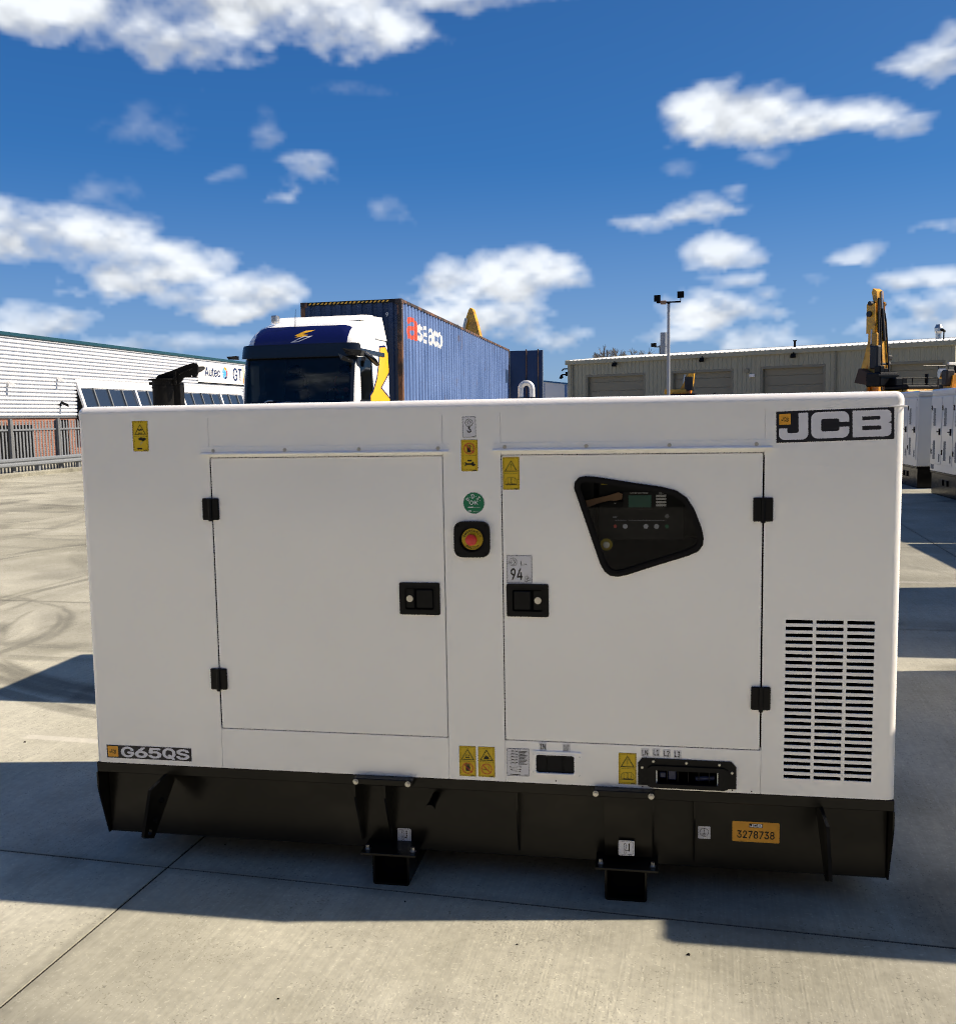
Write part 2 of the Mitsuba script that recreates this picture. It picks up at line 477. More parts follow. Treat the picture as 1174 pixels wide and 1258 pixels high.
# folded edges behind the seams
for x, z0, z1 in ((-.8015, ZB, D1[2]), (-.8015, D1[3], ZS), (-.0555, ZB, D1[2]), (-.0555, D1[3], ZS), (.1205, ZB, D2[2]), (.1205, D2[3], ZS), (.8755, ZB, D2[2]), (.8755, D2[3], ZS)):
    part('folded_edge', bx(x - .012, x + .012, .0053, .0075, z0 + .004, z1 - .002), 'mat_white', GEN)
part('folded_edge', [bx(XL + .012, XR - .012, .0012, .004, ZS - .0005, ZS + .0022)], 'mat_white', GEN)
# roof cap with rounded edges
R = .024
pts = []
for x in (XL + R, XR - R):
    for y in (R, YB - R):
        for a in np.arange(0, 2 * math.pi, math.pi / 12):
            for e in np.linspace(0, math.pi / 2, 7):
                pts.append((x + R * math.cos(a) * math.cos(e), y + R * math.sin(a) * math.cos(e), ZT - R + R * math.sin(e)))
            pts.append((x + R * math.cos(a), y + R * math.sin(a), ZS + .0015))
ROOF = part('roof', hull(pts), 'mat_white', GEN, 40)
part('drip_edge', [bx(XR - .045, XR + .003, -.003, .0, ZS - .002, ZS + .003, .001), bx(XR, XR + .003, .0, .04, ZS - .002, ZS + .003, .001)], 'mat_white', GEN)
# doors
for k, d in enumerate((D1, D2)):
    m = mf(bx(d[0] + GAP, d[1] - GAP, .0, .022, d[2] + GAP, d[3] - GAP, .0022))
    if k == 1:
        WIN = [(.337, 1.234), (.339, 1.252), (.350, 1.266), (.372, 1.270), (.408, 1.2665), (.514, 1.249), (.588, 1.238), (.630, 1.227), (.660, 1.207), (.682, 1.172), (.702, 1.120),
               (.7085, 1.090), (.706, 1.068), (.693, 1.050), (.665, 1.037), (.560, 1.003), (.490, .979), (.462, .973), (.440, .9765), (.424, .989), (.412, 1.010)]
        w = Polygon(WIN).buffer(-.008).buffer(.008, quad_segs=8)
        m = m - mf(ext_xz(w.buffer(-.006), -.05, .08))
        dk = part('door', m, 'mat_white', GEN, 25, label='door with the dark control window')
        part('window_seal', ext_xz(w.difference(w.buffer(-.017)), -.007, .024), 'mat_rubber', dk)
        seal2 = w.buffer(-.005).difference(w.buffer(-.012))
        part('window_seal', ext_xz(seal2, -.0105, -.0068), 'mat_rubber', dk)
        part('window_pane', ext_xz(w.buffer(-.015), .004, .0045).slice_plane([0, .00425, 0], [0, -1, 0]), 'mat_pane', dk)
    else:
        part('door', m, 'mat_white', GEN, 25)
# black core whose colour stands for the shade behind doors and slots
part('inner_frame', [bx(-1.21, .29, .045, .96, .335, 1.43), bx(.76, 1.215, .06, .96, .335, 1.43), bx(.29, .76, .17, .96, .335, 1.43), bx(.29, .76, .04, .17, .44, .93), bx(.29, .76, .04, .17, 1.29, 1.43)], 'mat_cavity', GEN)
part('grille_core', [bx(.93, 1.20, .035, .0355, .37, .86)] + [bx(.93 + .0225 * i, .935 + .0225 * i, .030, .034, .37, .86) for i in range(12)], 'mat_cavity', GEN)
# control panel seen through the window
CP = part('control_panel', bx(.40, .66, .115, .135, 1.065, 1.245, .004), 'mat_plastic', GEN, label='dark control panel behind the window with screen and buttons')
part('display_bezel', bx(.474, .598, .1135, .116, 1.158, 1.215, .001), 'mat_ink', CP)
part('display', bx(.492, .560, .1118, .1134, 1.167, 1.204, .0005), 'mat_lcd', CP)
parts('key_label', [bx(.574, .604, .1118, .1149, 1.170 + .0095 * i, 1.1765 + .0095 * i, .0003) for i in range(4)], 'mat_white_label', CP)
part('display_text', [mv(lettering('CONTROL ELECTRONICS', .0042, .052), trimesh.transformations.translation_matrix([.524, .1133, 1.2105])), mv(lettering('MK2', .0042), trimesh.transformations.translation_matrix([.589, .1133, 1.2105]))], 'mat_white_label', CP)
parts('printed_line', [bx(.451, .486, .1142, .115, 1.1265, 1.1282), bx(.492, .604, .1142, .115, 1.1265, 1.1282), bx(.446, .457, .1142, .115, 1.1345, 1.139)], 'mat_grey_ink', CP)
part('button', cyl((.452, .110, 1.109), (.452, .1145, 1.109), .0052), 'mat_red_button', CP)
for bxx in (.482, .544, .576):
    part('button', cyl((bxx, .110, 1.109), (bxx, .1145, 1.109), .0072), 'mat_white_label', CP)
part('button', cyl((.607, .110, 1.109), (.607, .1145, 1.109), .0058), 'mat_green_label', CP)
part('button', cyl((.607, .1128, 1.140), (.607, .1149, 1.140), .006), 'mat_grey_ink', CP)
part('pushpad', [cyl((.452, .111, 1.192), (.452, .1145, 1.192), .0045)] + [cyl((.452 + a, .113, 1.192 + b), (.452 + a, .1145, 1.192 + b), .0022) for a, b in ((.013, 0), (-.013, 0), (0, .012), (0, -.012))], 'mat_white_label', CP)
part('side_box', bx(.33, .392, .11, .14, 1.0, 1.25, .004), 'mat_plastic', GEN)
part('cable', tube([(.34, .10, 1.165), (.375, .10, 1.166), (.41, .095, 1.178), (.44, .10, 1.186), (.475, .105, 1.184)], .004), 'mat_rubber', GEN)
strap = Polygon([(.345, 1.168), (.352, 1.186), (.43, 1.204), (.463, 1.214), (.475, 1.208), (.472, 1.192), (.43, 1.185), (.385, 1.168)])
part('strap', ext_xz(strap, .098, .104), 'mat_brown', GEN, label='brown strip behind the window')  # flat brown shape set behind the pane
part('panel_floor', bx(.30, .75, .05, .17, .94, .965), 'mat_cavity', GEN)
KS = part('key_switch', ext_xz(Point(.4255, 1.053).buffer(.0185).difference(Point(.4255, 1.053).buffer(.010)), .108, .112), 'mat_yellow_label', GEN, label='key switch with yellow ring behind the window')
part('barrel', cyl((.4255, .100, 1.053), (.4255, .118, 1.053), .0098), 'mat_steel', KS)
part('switch_back', bx(.40, .70, .118, .15, .975, 1.075, .003), 'mat_cavity', GEN)
part('yellow_tab', bx(.410, .428, .111, .114, 1.236, 1.249), 'mat_yellow_label', GEN)

# drip rails above the doors
for x0, x1, sc, zr in ((-.827, -.0365, (-.786, -.551, -.314, -.069), 1.3555), (.097, .8955, (.133, .373, .611, .853), 1.3575)):
    prof = Polygon([(.001, zr + .0125), (-.0024, zr + .0120), (-.0024, zr - .006), (-.014, zr - .0078), (-.0145, zr - .0105), (.001, zr - .0105)])
    k = part('drip_rail', ext_yz(prof, x0, x1), 'mat_white', GEN)
    for s in sc:
        part('screw', [cyl((s, -.0024, zr + .0005), (s, -.0046, zr + .0005), .0058, n=14), cyl((s, -.0046, zr + .0005), (s, -.0086, zr + .0005), .0042, .0034, n=6)], 'mat_zinc', k)
# hinges
for hx, hz in ((-.802, 1.173), (-.7995, .627), (.8725, 1.1715), (.8725, .6205)):
    s = 1 if hx < 0 else -1
    k = part('hinge', [bx(hx - .0275, hx - .0035, -.0085, -.0002, hz - .0345, hz + .0345, .003), bx(hx + .0035, hx + .0275, -.0085, -.0002, hz - .0345, hz + .0345, .003)], 'mat_plastic', GEN)
    part('knuckle', [cyl((hx, -.010, hz - .0375), (hx, -.010, hz + .0345), .0062), bx(hx - .005, hx + .005, -.008, .0, hz - .034, hz + .034)], 'mat_plastic', k, 40)
# paddle latches
for lx, s in ((-.1355, -1), (.1955, 1)):
    lz = .898
    k = part('latch', ext_xz(rrect(lx - .063, lx + .063, lz - .0495, lz + .0495, .005).difference(rrect(lx - .046, lx + .046, lz - .034, lz + .034, .006)), -.006, .0), 'mat_plastic', GEN, label='black paddle latch with a lock, %s door' % ('left' if s < 0 else 'right'))
    part('rim', ext_xz(rrect(lx - .0485, lx + .0485, lz - .0365, lz + .0365, .007).difference(rrect(lx - .045, lx + .045, lz - .033, lz + .033, .006)), -.0082, -.0055), 'mat_plastic', k)
    part('pocket', bx(lx - .048, lx + .048, -.0012, -.0004, lz - .036, lz + .036), 'mat_cavity', k)
    px = lx - s * .0165
    part('paddle', bx(px - .0265, px + .0265, -.0075, -.001, lz - .030, lz + .030, .0035), 'mat_plastic', k)
    part('lock', [cyl((lx + s * .031, -.0012, lz), (lx + s * .031, -.0062, lz), .0105, n=20), cyl((lx + s * .031, -.006, lz), (lx + s * .031, -.0072, lz), .0072, n=20)], 'mat_zinc', k)
    part('lock_plate', bx(lx + s * .031 - .013, lx + s * .031 + .013, -.0022, -.001, lz - .029, lz + .029), 'mat_plastic', k)
# emergency stop
ex, ez = .0305, 1.082
sq = Polygon([(ex + .0545 * (abs(math.cos(a)) ** .42) * math.copysign(1, math.cos(a)), ez + .0545 * (abs(math.sin(a)) ** .42) * math.copysign(1, math.sin(a))) for a in np.arange(0, 2 * math.pi, math.pi / 36)])
k = part('emergency_stop', ext_xz(sq.difference(Point(ex, ez).buffer(.039, quad_segs=16)), -.013, .0), 'mat_plastic', GEN, label='black emergency stop housing with red button on a yellow disc')
part('well', [ext_xz(Point(ex, ez).buffer(.041, quad_segs=16).difference(Point(ex, ez).buffer(.0375, quad_segs=16)), -.0148, -.0005), ext_xz(Point(ex, ez).buffer(.039), -.0015, -.0003)], 'mat_rubber', k)
part('disc', ext_xz(Point(ex, ez).buffer(.0325, quad_segs=16), -.0028, -.0015), 'mat_yellow_label', k)
part('push_button', [cyl((ex, -.003, ez), (ex, -.020, ez), .012), cyl((ex, -.018, ez), (ex, -.030, ez), .0175, .0165, n=28), cyl((ex, -.030, ez), (ex, -.032, ez), .0165, .012, n=28)], 'mat_red_button', k, 35)
parts('screw', [cyl((ex + a * .042, -.0129, ez + b * .042), (ex + a * .042, -.0139, ez + b * .042), .003, n=10) for a in (-1, 1) for b in (-1, 1)], 'mat_cavity', k)


def arc_text(text, r, a0, a1, h, up=True):
    out = []
    for ch, a in zip(text, np.linspace(a0, a1, len(text))):
        if ch == ' ':
            continue
        t = lettering(ch, h, None, .0005)
        rot = (math.pi / 2 - a) if up else (-math.pi / 2 - a)
        t.apply_transform(trimesh.transformations.rotation_matrix(rot, [0, 1, 0]))
        t.vertices += [r * math.cos(a), 0, r * math.sin(a)]
        out.append(t)
    return out


TR = trimesh.transformations.translation_matrix
part('ring_lettering', [mv(t, TR([ex, -.0029, ez])) for t in arc_text('EMERGENCY', .0262, math.radians(158), math.radians(22), .0064) + arc_text('SWITCH', .0262, math.radians(232), math.radians(308), .0064, False)], 'mat_ink', k)


class Sticker:
    """A printed label: a thin base sheet and one print mesh per ink, in the plane facing -y."""

    def __init__(s, name, x0, x1, z0, z1, mat, y=0.0, r=.002, rot=0.0, label=None, parent=None, shape=None):
        s.c, s.w, s.h, s.y, s.rot = ((x0 + x1) / 2, (z0 + z1) / 2), x1 - x0, z1 - z0, y, rot
        s.ink = {}
        g = shape or rrect(-s.w / 2, s.w / 2, -s.h / 2, s.h / 2, r, 4)
        s.key = part(name, s.put(ext_xz(g, -.0007, -.0001)), mat, parent or GEN, label=label)

    def put(s, t):
        t = mv(t, trimesh.transformations.rotation_matrix(-s.rot, [0, 1, 0]))
        t.vertices += [s.c[0], s.y, s.c[1]]
        return t

    def g(s, geom, mat='mat_ink', layer=1):
        if not geom.is_empty:
            s.ink.setdefault(mat, []).append(s.put(ext_xz(geom, -.0007 - .00035 * layer, -.0007 - .00035 * (layer - 1) + .0001)))
        return s

    def text(s, t, h, x, z, width=None, mat='mat_ink', layer=1, bold=True):
        m = lettering(t, h, width, .00035, bold)
        m.vertices += [x, -.0007 - .00035 * (layer - 1), z]
        s.ink.setdefault(mat, []).append(s.put(m))
        return s

    def frame(s, inset=.0022, w=.0009, mat='mat_ink'):
        o = rrect(-s.w / 2 + inset, s.w / 2 - inset, -s.h / 2 + inset, s.h / 2 - inset, .0015, 3)
        return s.g(o.difference(o.buffer(-w)), mat)

    def done(s):
        for m, l in s.ink.items():
            part('print', l, m, s.key)
        return s.key


def ring(x, z, r, w):
    return Point(x, z).buffer(r, quad_segs=12).difference(Point(x, z).buffer(r - w, quad_segs=12))


def line(pts, w):
    return LineString(pts).buffer(w / 2, quad_segs=3)


def tri(x, z, h, w):
    t = Polygon([(x - h * .58, z - h / 2), (x + h * .58, z - h / 2), (x, z + h / 2)])
    return t.difference(t.buffer(-w))


def ban(x, z, r, w):
    return unary_union([ring(x, z, r, w), line([(x - r * .68, z + r * .68), (x + r * .68, z - r * .68)], w)])


def book(x, z, w):
    h = w * .62
    pages = unary_union([rect(x - w * .32, z - h * .35, x - w * .015, z + h * .55), rect(x + w * .015, z - h * .35, x + w * .32, z + h * .55)])
    sides = Polygon([(x - w * .32, z + h * .55), (x - w * .52, z + h * .2), (x - w * .52, z - h * .5), (x + w * .52, z - h * .5), (x + w * .52, z + h * .2), (x + w * .32, z + h * .55)])
    rim = sides.difference(sides.buffer(-w * .035))
    return unary_union([rim, pages.difference(pages.buffer(-w * .03)), rect(x - w * .46, z - h * .42, x + w * .46, z - h * .34)])


def yellow(x0, x1, z0, z1, name, label, **kw):
    s = Sticker(name, x0, x1, z0, z1, 'mat_yellow_label', label=label, **kw)
    s.g(rrect(-s.w / 2, s.w / 2, -s.h / 2, s.h / 2, .002, 3).difference(rrect(-s.w / 2 + .0009, s.w / 2 - .0009, -s.h / 2 + .0009, s.h / 2 - .0009, .002, 3)))
    s.frame(.0042, .0006)
    s.g(rect(-s.w / 2 + .0045, -.0006, s.w / 2 - .0045, .0002))
    s.g(rect(s.w * .18, -s.h / 2 + .0014, s.w * .42, -s.h / 2 + .0034))
    return s


def exclaim(s, z, h):
    s.g(tri(0, z, h, .0026))
    s.g(unary_union([Polygon([(-.0014, z + h * .15), (.0014, z + h * .15), (.0006, z - h * .2), (-.0006, z - h * .2)]), Point(0, z - h * .31).buffer(.0013)]))


# hot exhaust
s = yellow(-1.0560, -1.0035, 1.3565, 1.4525, 'warning_sticker', 'yellow hot exhaust warning sticker high on the left end panel')
s.g(tri(0, .022, .034, .0022)).g(unary_union([line([(-.006, .020), (-.002, .0185), (.002, .021), (.006, .0195)], .0045), rect(-.007, .0085, .006, .0112)]))
s.g(unary_union([line([(-.003, -.009), (.003, -.0075), (.008, -.0115), (.014, -.009)], .0085), rect(.004, -.016, .010, -.011)]))
s.g(unary_union([line([(-.002, -.026), (.003, -.023)], .0012), line([(.001, -.022), (.006, -.019)], .0012), line([(-.001, -.021), (.002, -.0185)], .001)]), 'mat_grey_ink').g(rect(-.013, -.0415, .004, -.037)).done()
# lifting point
s = Sticker('lifting_sticker', .0055, .0475, 1.3865, 1.4495, 'mat_white_label', label='white sticker with a lifting hook symbol')
s.frame(.001, .0012).g(ring(0, .0125, .0118, .0016))
s.g(Polygon([(-.0075, .013), (0, .021), (.0075, .013), (.0035, .013), (.0035, .005), (-.0035, .005), (-.0035, .013)]).difference(Polygon([(-.0075, .013), (0, .021), (.0075, .013), (.0035, .013), (.0035, .005), (-.0035, .005), (-.0035, .013)]).buffer(-.0012)))
s.g(unary_union([line([(0, .0005), (0, -.005), (.0042, -.0085), (.005, -.0125), (.002, -.0158), (-.002, -.0155), (-.0052, -.0115)], .0036), Point(0, -.002).buffer(.003)])).g(rect(.007, -.0302, .018, -.0275)).done()
# no refuelling / battery spanner
s = yellow(.0010, .0510, 1.2865, 1.3805, 'warning_sticker', 'yellow no refuelling sticker on the pillar')
s.g(unary_union([rect(-.0065, .009, .004, .030), line([(.004, .026), (.0105, .026), (.0105, .014), (.008, .012)], .0018)]).difference(rect(-.004, .0235, .002, .0275)))
s.g(ban(0, .0205, .0170, .0026), 'mat_red_ink', 2)
s.g(unary_union([line([(-.010, -.0255), (.010, -.0255)], .005), Point(-.0125, -.0255).buffer(.005).difference(Point(-.0145, -.0255).buffer(.0025)), Point(.0115, -.0255).buffer(.0062).difference(Point(.0155, -.0225).buffer(.0028))]))
s.g(unary_union([rect(-.006, -.018, .003, -.0135), Polygon([(.003, -.0195), (.003, -.012), (.0072, -.0157)])])).done()
# read the manual, by the window
s = yellow(.1255, .1755, 1.2305, 1.3275, 'warning_sticker', 'yellow read the manual sticker in the top corner of the right door')
exclaim(s, .0225, .034)
s.g(book(0, -.024, .034)).done()
# P.D.I. OK
s = Sticker('inspection_sticker', .0035, .0705, 1.1575, 1.2245, 'mat_green_label', label='round green inspection sticker reading P.D.I. OK', shape=Point(0, 0).buffer(.0332, quad_segs=16))
s.g(ring(0, 0, .0332, .0014), 'mat_white_label')
for t in arc_text('P.D.I.', .0195, math.radians(150), math.radians(18), .0115):
    t.vertices += [0, -.0011, .001]
    s.ink.setdefault('mat_white_label', []).append(s.put(t))
s.text('OK', .0112, -.0005, .0010, .027, 'mat_white_label').g(unary_union([rect(-.018, -.0145, -.001, -.0115), rect(.002, -.0145, .018, -.0137), rect(-.017, -.0255, -.008, -.0225), rect(-.006, -.0255, .016, -.0247)]), 'mat_white_label').done()
# 94 dB
s = Sticker('noise_sticker', .1330, .2105, .9490, 1.0345, 'mat_white_label', label='white noise level sticker reading 94')
s.frame(.001, .0012).frame(.0045, .0004, 'mat_grey_ink')
s.text('94', .033, -.0085, -.0145, .036).text('L', .0125, .0075, .0185).text('WA', .0042, .0175, .0145, .010, bold=False)
s.g(unary_union([ring(-.019, .022, .0125, .001), ring(-.020, .0215, .007, .001), line([(-.030, .0215), (-.022, .0215)], .0022), line([(-.019, .0345), (-.013, .0215), (-.019, .0095)], .0012), line([(-.0085, .029), (-.013, .0215), (-.0085, .015)], .0012)]))
s.g(unary_union([ring(.022, -.025, .0052, .0012), ring(.028, -.030, .0048, .0012), ring(.0195, -.033, .0048, .0012), line([(.024, -.016), (.024, -.037)], .0012)])).done()
# under the doors
s = yellow(-.0225, .0295, .3440, .4395, 'warning_sticker', 'yellow hot surface sticker with crossed out hand, lower pillar')
s.g(tri(0, .022, .036, .0024)).g(unary_union([rect(-.0065, .0095, .0065, .0125)] + [line([(a, .014), (a + .0012, .0165), (a - .001, .019), (a, .0215)], .0015) for a in (-.005, 0, .005)]))
s.g(unary_union([Polygon([(-.006, -.031), (.006, -.031), (.008, -.021), (.006, -.015), (-.006, -.015), (-.0065, -.024)])] + [line([(a, -.016), (a, -.010)], .0026) for a in (-.0045, -.0012, .002, .0052)]))
s.g(ban(0, -.0225, .0175, .0026), 'mat_red_ink', 2).done()
s = yellow(.0365, .0885, .3440, .4395, 'warning_sticker', 'yellow fuel fire sticker with crossed out cigarette, lower pillar')
s.g(tri(0, .022, .036, .0024)).g(unary_union([rect(-.0085, .009, .0085, .0118), Polygon([(-.007, .012), (-.008, .018), (-.0045, .0155), (-.003, .0225), (.0005, .0165), (.003, .021), (.0045, .0155), (.007, .018), (.007, .012)])]))
s.g(unary_union([rect(-.012, -.0255, .003, -.0235), line([(.006, -.021), (.008, -.017), (.006, -.013)], .0012)]))
s.g(ban(0, -.0225, .0170, .0024), 'mat_red_ink', 2).done()
# wiring table
s = Sticker('wiring_sticker', .1255, .1945, .3515, .4395, 'mat_white_label', label='white sticker printed with a small wiring table and circuit')
s.frame(.0006, .0012, 'mat_blue_dark')
g = [rect(-.032, .041 - .009 * k, .032, .0414 - .009 * k) for k in range(6)] + [rect(x, -.010, x + .0005, .041) for x in (-.022, -.010, .0015)]
g += [rect(-.020, .0335 - .009 * k, -.012, .0362 - .009 * k) for k in range(5)] + [rect(-.008, .0335 - .009 * k, -.001, .0357 - .009 * k) for k in range(5)] + [rect(.003, .0335 - .0045 * k, .028 - .004 * (k % 3), .0357 - .0045 * k) for k in range(10)]
g += [line([(-.022, -.018), (-.014, -.018), (-.014, -.026), (-.006, -.026), (-.006, -.034)], .0008), line([(-.020, -.026), (-.014, -.026)], .0008), line([(-.014, -.018), (-.004, -.018), (-.004, -.014), (.004, -.014)], .0008), line([(-.006, -.022), (.003, -.022)], .0008), line([(-.006, -.030), (.002, -.030)], .0008)]
g += [rect(a, b, a + .005, b + .003) for a, b in ((-.026, -.017), (.005, -.016), (-.023, -.025), (.004, -.024), (.003, -.031))] + [rect(-.024, -.0405, .006, -.038), rect(.020, -.0405, .029, -.0385)]
s.g(unary_union(g)).done()
# socket tags and terminal tags
for t, x0, x1, z0, z1 in (('IN', .2255, .2480, .4355, .4605), ('OUT', .2965, .3195, .4335, .4590), ('LN', .5305, .5535, .4300, .4550), ('L1', .5635, .5855, .4320, .4560), ('L2', .5945, .6165, .4310, .4550), ('L3', .6255, .6475, .4290, .4535)):
    s = Sticker('terminal_tag', x0, x1, z0, z1, 'mat_white_label', label='small white tag reading %s' % t)
    s.frame(.0004, .0007, 'mat_grey_ink').text(t, .0165, 0, 0, (x1 - x0) * .72, bold=True).done()
# fuel socket box
k = part('socket_box', ext_xz(rrect(.2035, .3530, .3575, .4345, .007).difference(rrect(.2145, .3325, .3655, .4245, .008)), -.005, .0), 'mat_white', GEN, label='white socket box with fuel pipe openings')
part('rim', ext_xz(rrect(.2125, .3345, .3635, .4265, .009).difference(rrect(.2155, .3315, .3665, .4235, .007)), -.0064, -.004), 'mat_white', k)
part('recess', [bx(.21, .34, .030, .034, .355, .43)], 'mat_cavity', k)
parts('flap', [bx(a, b, .0035, .0065, .3655, .4245, .001) for a, b in ((.2155, .2465), (.2490, .2955), (.2985, .3320))], 'mat_flap', k)
parts('divider', [bx(.2465, .2485, .004, .03, .366, .424), bx(.296, .298, .004, .03, .366, .424), bx(.2445, .2465, .002, .006, .39, .408), bx(.298, .300, .002, .006, .388, .406)], 'mat_plastic', k)
parts('rivet', [cyl((a, -.0049, b), (a, -.0062, b), .0016, n=8) for a, b in ((.2075, .369), (.2075, .425), (.3475, .363), (.3475, .421))], 'mat_galv', k)
# cable outlet
o = Polygon([(.521, .3440), (.521, .4105), (.533, .4270), (.792, .4260), (.8065, .4095), (.8065, .3440)])
k = part('cable_outlet', ext_xz(o.difference(rect(.574, .352, .754, .3935)), -.005, .0), 'mat_plastic', GEN, label='black cable outlet plate with a slot')
hood = Polygon([(.550, .344), (.550, .399), (.562, .407), (.770, .407), (.782, .399), (.782, .344), (.770, .340), (.562, .340)])
part('hood', ext_xz(hood.difference(rect(.574, .352, .754, .3935)), -.012, -.0045), 'mat_plastic', k)
part('slot_back', bx(.565, .765, .03, .034, .34, .40), 'mat_cavity', k)
parts('slat', [bx(x, x + .0022, .004, .03, .352, .394) for x in (.606, .637, .667, .698, .728)], 'mat_plastic', k)
parts('cable_gland', [bx(.585, .604, .012, .028, .362, .380, .003), bx(.609, .634, .010, .028, .358, .388, .003), cyl((.69, .02, .362), (.745, .02, .367), .007)], 'mat_blue_dark', k)
parts('bolt', [cyl((a, -.0049, b), (a, -.0078, b), .0046, .0036, n=12) for a, b in ((.5335, .3985), (.5665, .4185), (.6625, .4175), (.7575, .4165), (.7935, .3935))], 'mat_zinc', k)
parts('rivet', [cyl((a, .0005, b), (a, -.0012, b), .0021, n=8) for a, b in ((.275, .342), (.535, .338), (.672, .339), (.795, .339), (.85, .339))], 'mat_ink', GEN)
# read the manual, by the outlet
s = yellow(.4640, .5165, .3430, .4390, 'warning_sticker', 'yellow read the manual sticker left of the cable outlet')
exclaim(s, .0225, .036)
s.g(book(0, -.024, .036)).done()


def round_cut(x0, x1, z0, z1, radii):
    """Rectangle with its own radius at each corner (bottom left, bottom right, top right, top left)."""
    r = rect(x0, z0, x1, z1)
    for (cx, cz, sx, sz), q in zip(((x0, z0, 1, 1), (x1, z0, -1, 1), (x1, z1, -1, -1), (x0, z1, 1, -1)), radii):
        if q > 0:
            sq_ = rect(*sorted((cx, cx + sx * q))[:1], *sorted((cz, cz + sz * q))[:1], sorted((cx, cx + sx * q))[1], sorted((cz, cz + sz * q))[1])
            r = r.difference(sq_.difference(Point(cx + sx * q, cz + sz * q).buffer(q, quad_segs=10)))
    return r


def logo_letters(W, H):
    """The three wide letters of the maker's sign, in a W by H plate centred on the origin."""
    X = lambda u: (u - .5) * W
    Z = lambda v: (.5 - v) * H
    j = round_cut(X(.022), X(.274), Z(.915), Z(.07), (W * .052, W * .052, 0, 0)).difference(round_cut(X(.094), X(.193), Z(.70), Z(-.2), (W * .018, W * .018, 0, 0))).difference(rect(X(0), Z(.545), X(.19), Z(-.2)))
    c = round_cut(X(.300), X(.622), Z(.905), Z(.068), (W * .058,) * 4).difference(round_cut(X(.384), X(.540), Z(.685), Z(.290), (W * .02,) * 4)).difference(rect(X(.46), Z(.560), X(.7), Z(.405)))
    b = round_cut(X(.652), X(.975), Z(.905), Z(.068), (0, W * .045, W * .045, 0))
    b = b.difference(round_cut(X(.732), X(.885), Z(.375), Z(.260), (0, W * .013, W * .013, 0))).difference(round_cut(X(.732), X(.892), Z(.690), Z(.560), (0, W * .014, W * .014, 0)))
    b = b.difference(Polygon([(X(.99), Z(.415)), (X(.945), Z(.468)), (X(.99), Z(.52))]))
    return j, c, b


def yellow_badge(s, x, z, w):
    s.g(rect(x - w / 2, z - w * .48, x + w / 2, z + w * .48), 'mat_orange_label', 1)
    t = lettering('JCB', w * .34, w * .62, .00035)
    t.apply_transform(trimesh.transformations.rotation_matrix(.18, [0, 1, 0]))
    t.vertices += [x, -.00105, z]
    s.ink.setdefault('mat_ink', []).append(s.put(t))


s = Sticker('name_sign', .9060, 1.2200, 1.3640, 1.4520, 'mat_navy_label', label='dark sign with the letters JCB and a yellow square', rot=.024, r=.001)
for gl in logo_letters(s.w, s.h):
    s.g(gl, 'mat_letter')
yellow_badge(s, -s.w / 2 + .0238, s.h * .245, .0315)
s.done()
s = Sticker('model_sign', -1.2080, -.9070, .3475, .3935, 'mat_white_label', label='black model sign reading G65QS with a yellow square', rot=0.0, r=.0005)
s.g(rect(-s.w / 2 + .0015, -s.h / 2 + .0015, s.w / 2 - .0015, s.h / 2 - .0015), 'mat_navy_label', 1)
for i, ch in enumerate('G65QS'):
    for dx_, dz_ in ((-.0014, 0), (.0014, 0), (0, .0008), (0, -.0008)):
        t = lettering(ch, .0315, .0435, .00035)
        t.vertices += [-.0755 + i * .0487 + dx_, -.00105 - .00001 * (dx_ > 0) - .00002 * (dz_ > 0) - .00003 * (dz_ < 0), dz_]
        s.ink.setdefault('mat_letter', []).append(s.put(t))
s.g(rect(-s.w / 2 + .005, -.018, -s.w / 2 + .042, .018), 'mat_orange_label', 2)
t = lettering('JCB', .0125, .022, .00035)
t.apply_transform(trimesh.transformations.rotation_matrix(.18, [0, 1, 0]))
t.vertices += [-s.w / 2 + .0235, -.0014, 0]
s.ink.setdefault('mat_ink', []).append(s.put(t))
s.done()

# base frame
BZ, WY = .068, .060
BASE = part('base_frame', [bx(XL + .002, XR - .002, .002, YB, .297, ZB - .001, .002), bx(XL + .006, XR - .006, WY, YB - WY, BZ, .298, .003)], 'mat_base', GEN, label='black steel base frame')
endp = Polygon([(.0, .297), (.0, .245), (.012, .20), (.052, BZ), (YB - .052, BZ), (YB, .245), (YB, .297)])
part('end_plate', ext_yz(endp, XL + .001, XL + .006), 'mat_base', BASE)
part('end_plate', ext_yz(endp, XR - .006, XR - .001), 'mat_base', BASE)
rib = Polygon([(.004, .297), (.010, .24), (.054, .09), (WY, .09), (WY, .297)])
for x in (.153, .688):
    part('rib', ext_yz(rib, x - .003, x + .003), 'mat_base', BASE)
for x in (-1.003, 1.047):
    lug = Polygon([(.052, .300), (.0, .300), (-.105, .288), (-.160, .160), (-.152, .150), (-.100, .128), (.05, .262)])
    lug = lug.difference(Point(-.122, .158).buffer(.011))
    part('tie_down_lug', ext_yz(lug, x - .005, x + .005), 'mat_base', BASE)
    parts('bolt', [cyl((x + .004, -.048, .232), (x + .014, -.048, .232), .009, n=6), cyl((x + .004, -.092, .184), (x + .014, -.092, .184), .009, n=6)], 'mat_soot', BASE)
part('drain_pipe', [cyl((-.112, .062, .252), (-.112, -.012, .246), .0125, n=18), cyl((-.112, -.012, .246), (-.112, -.032, .2445), .0145, n=18)], 'mat_base', BASE, 40)
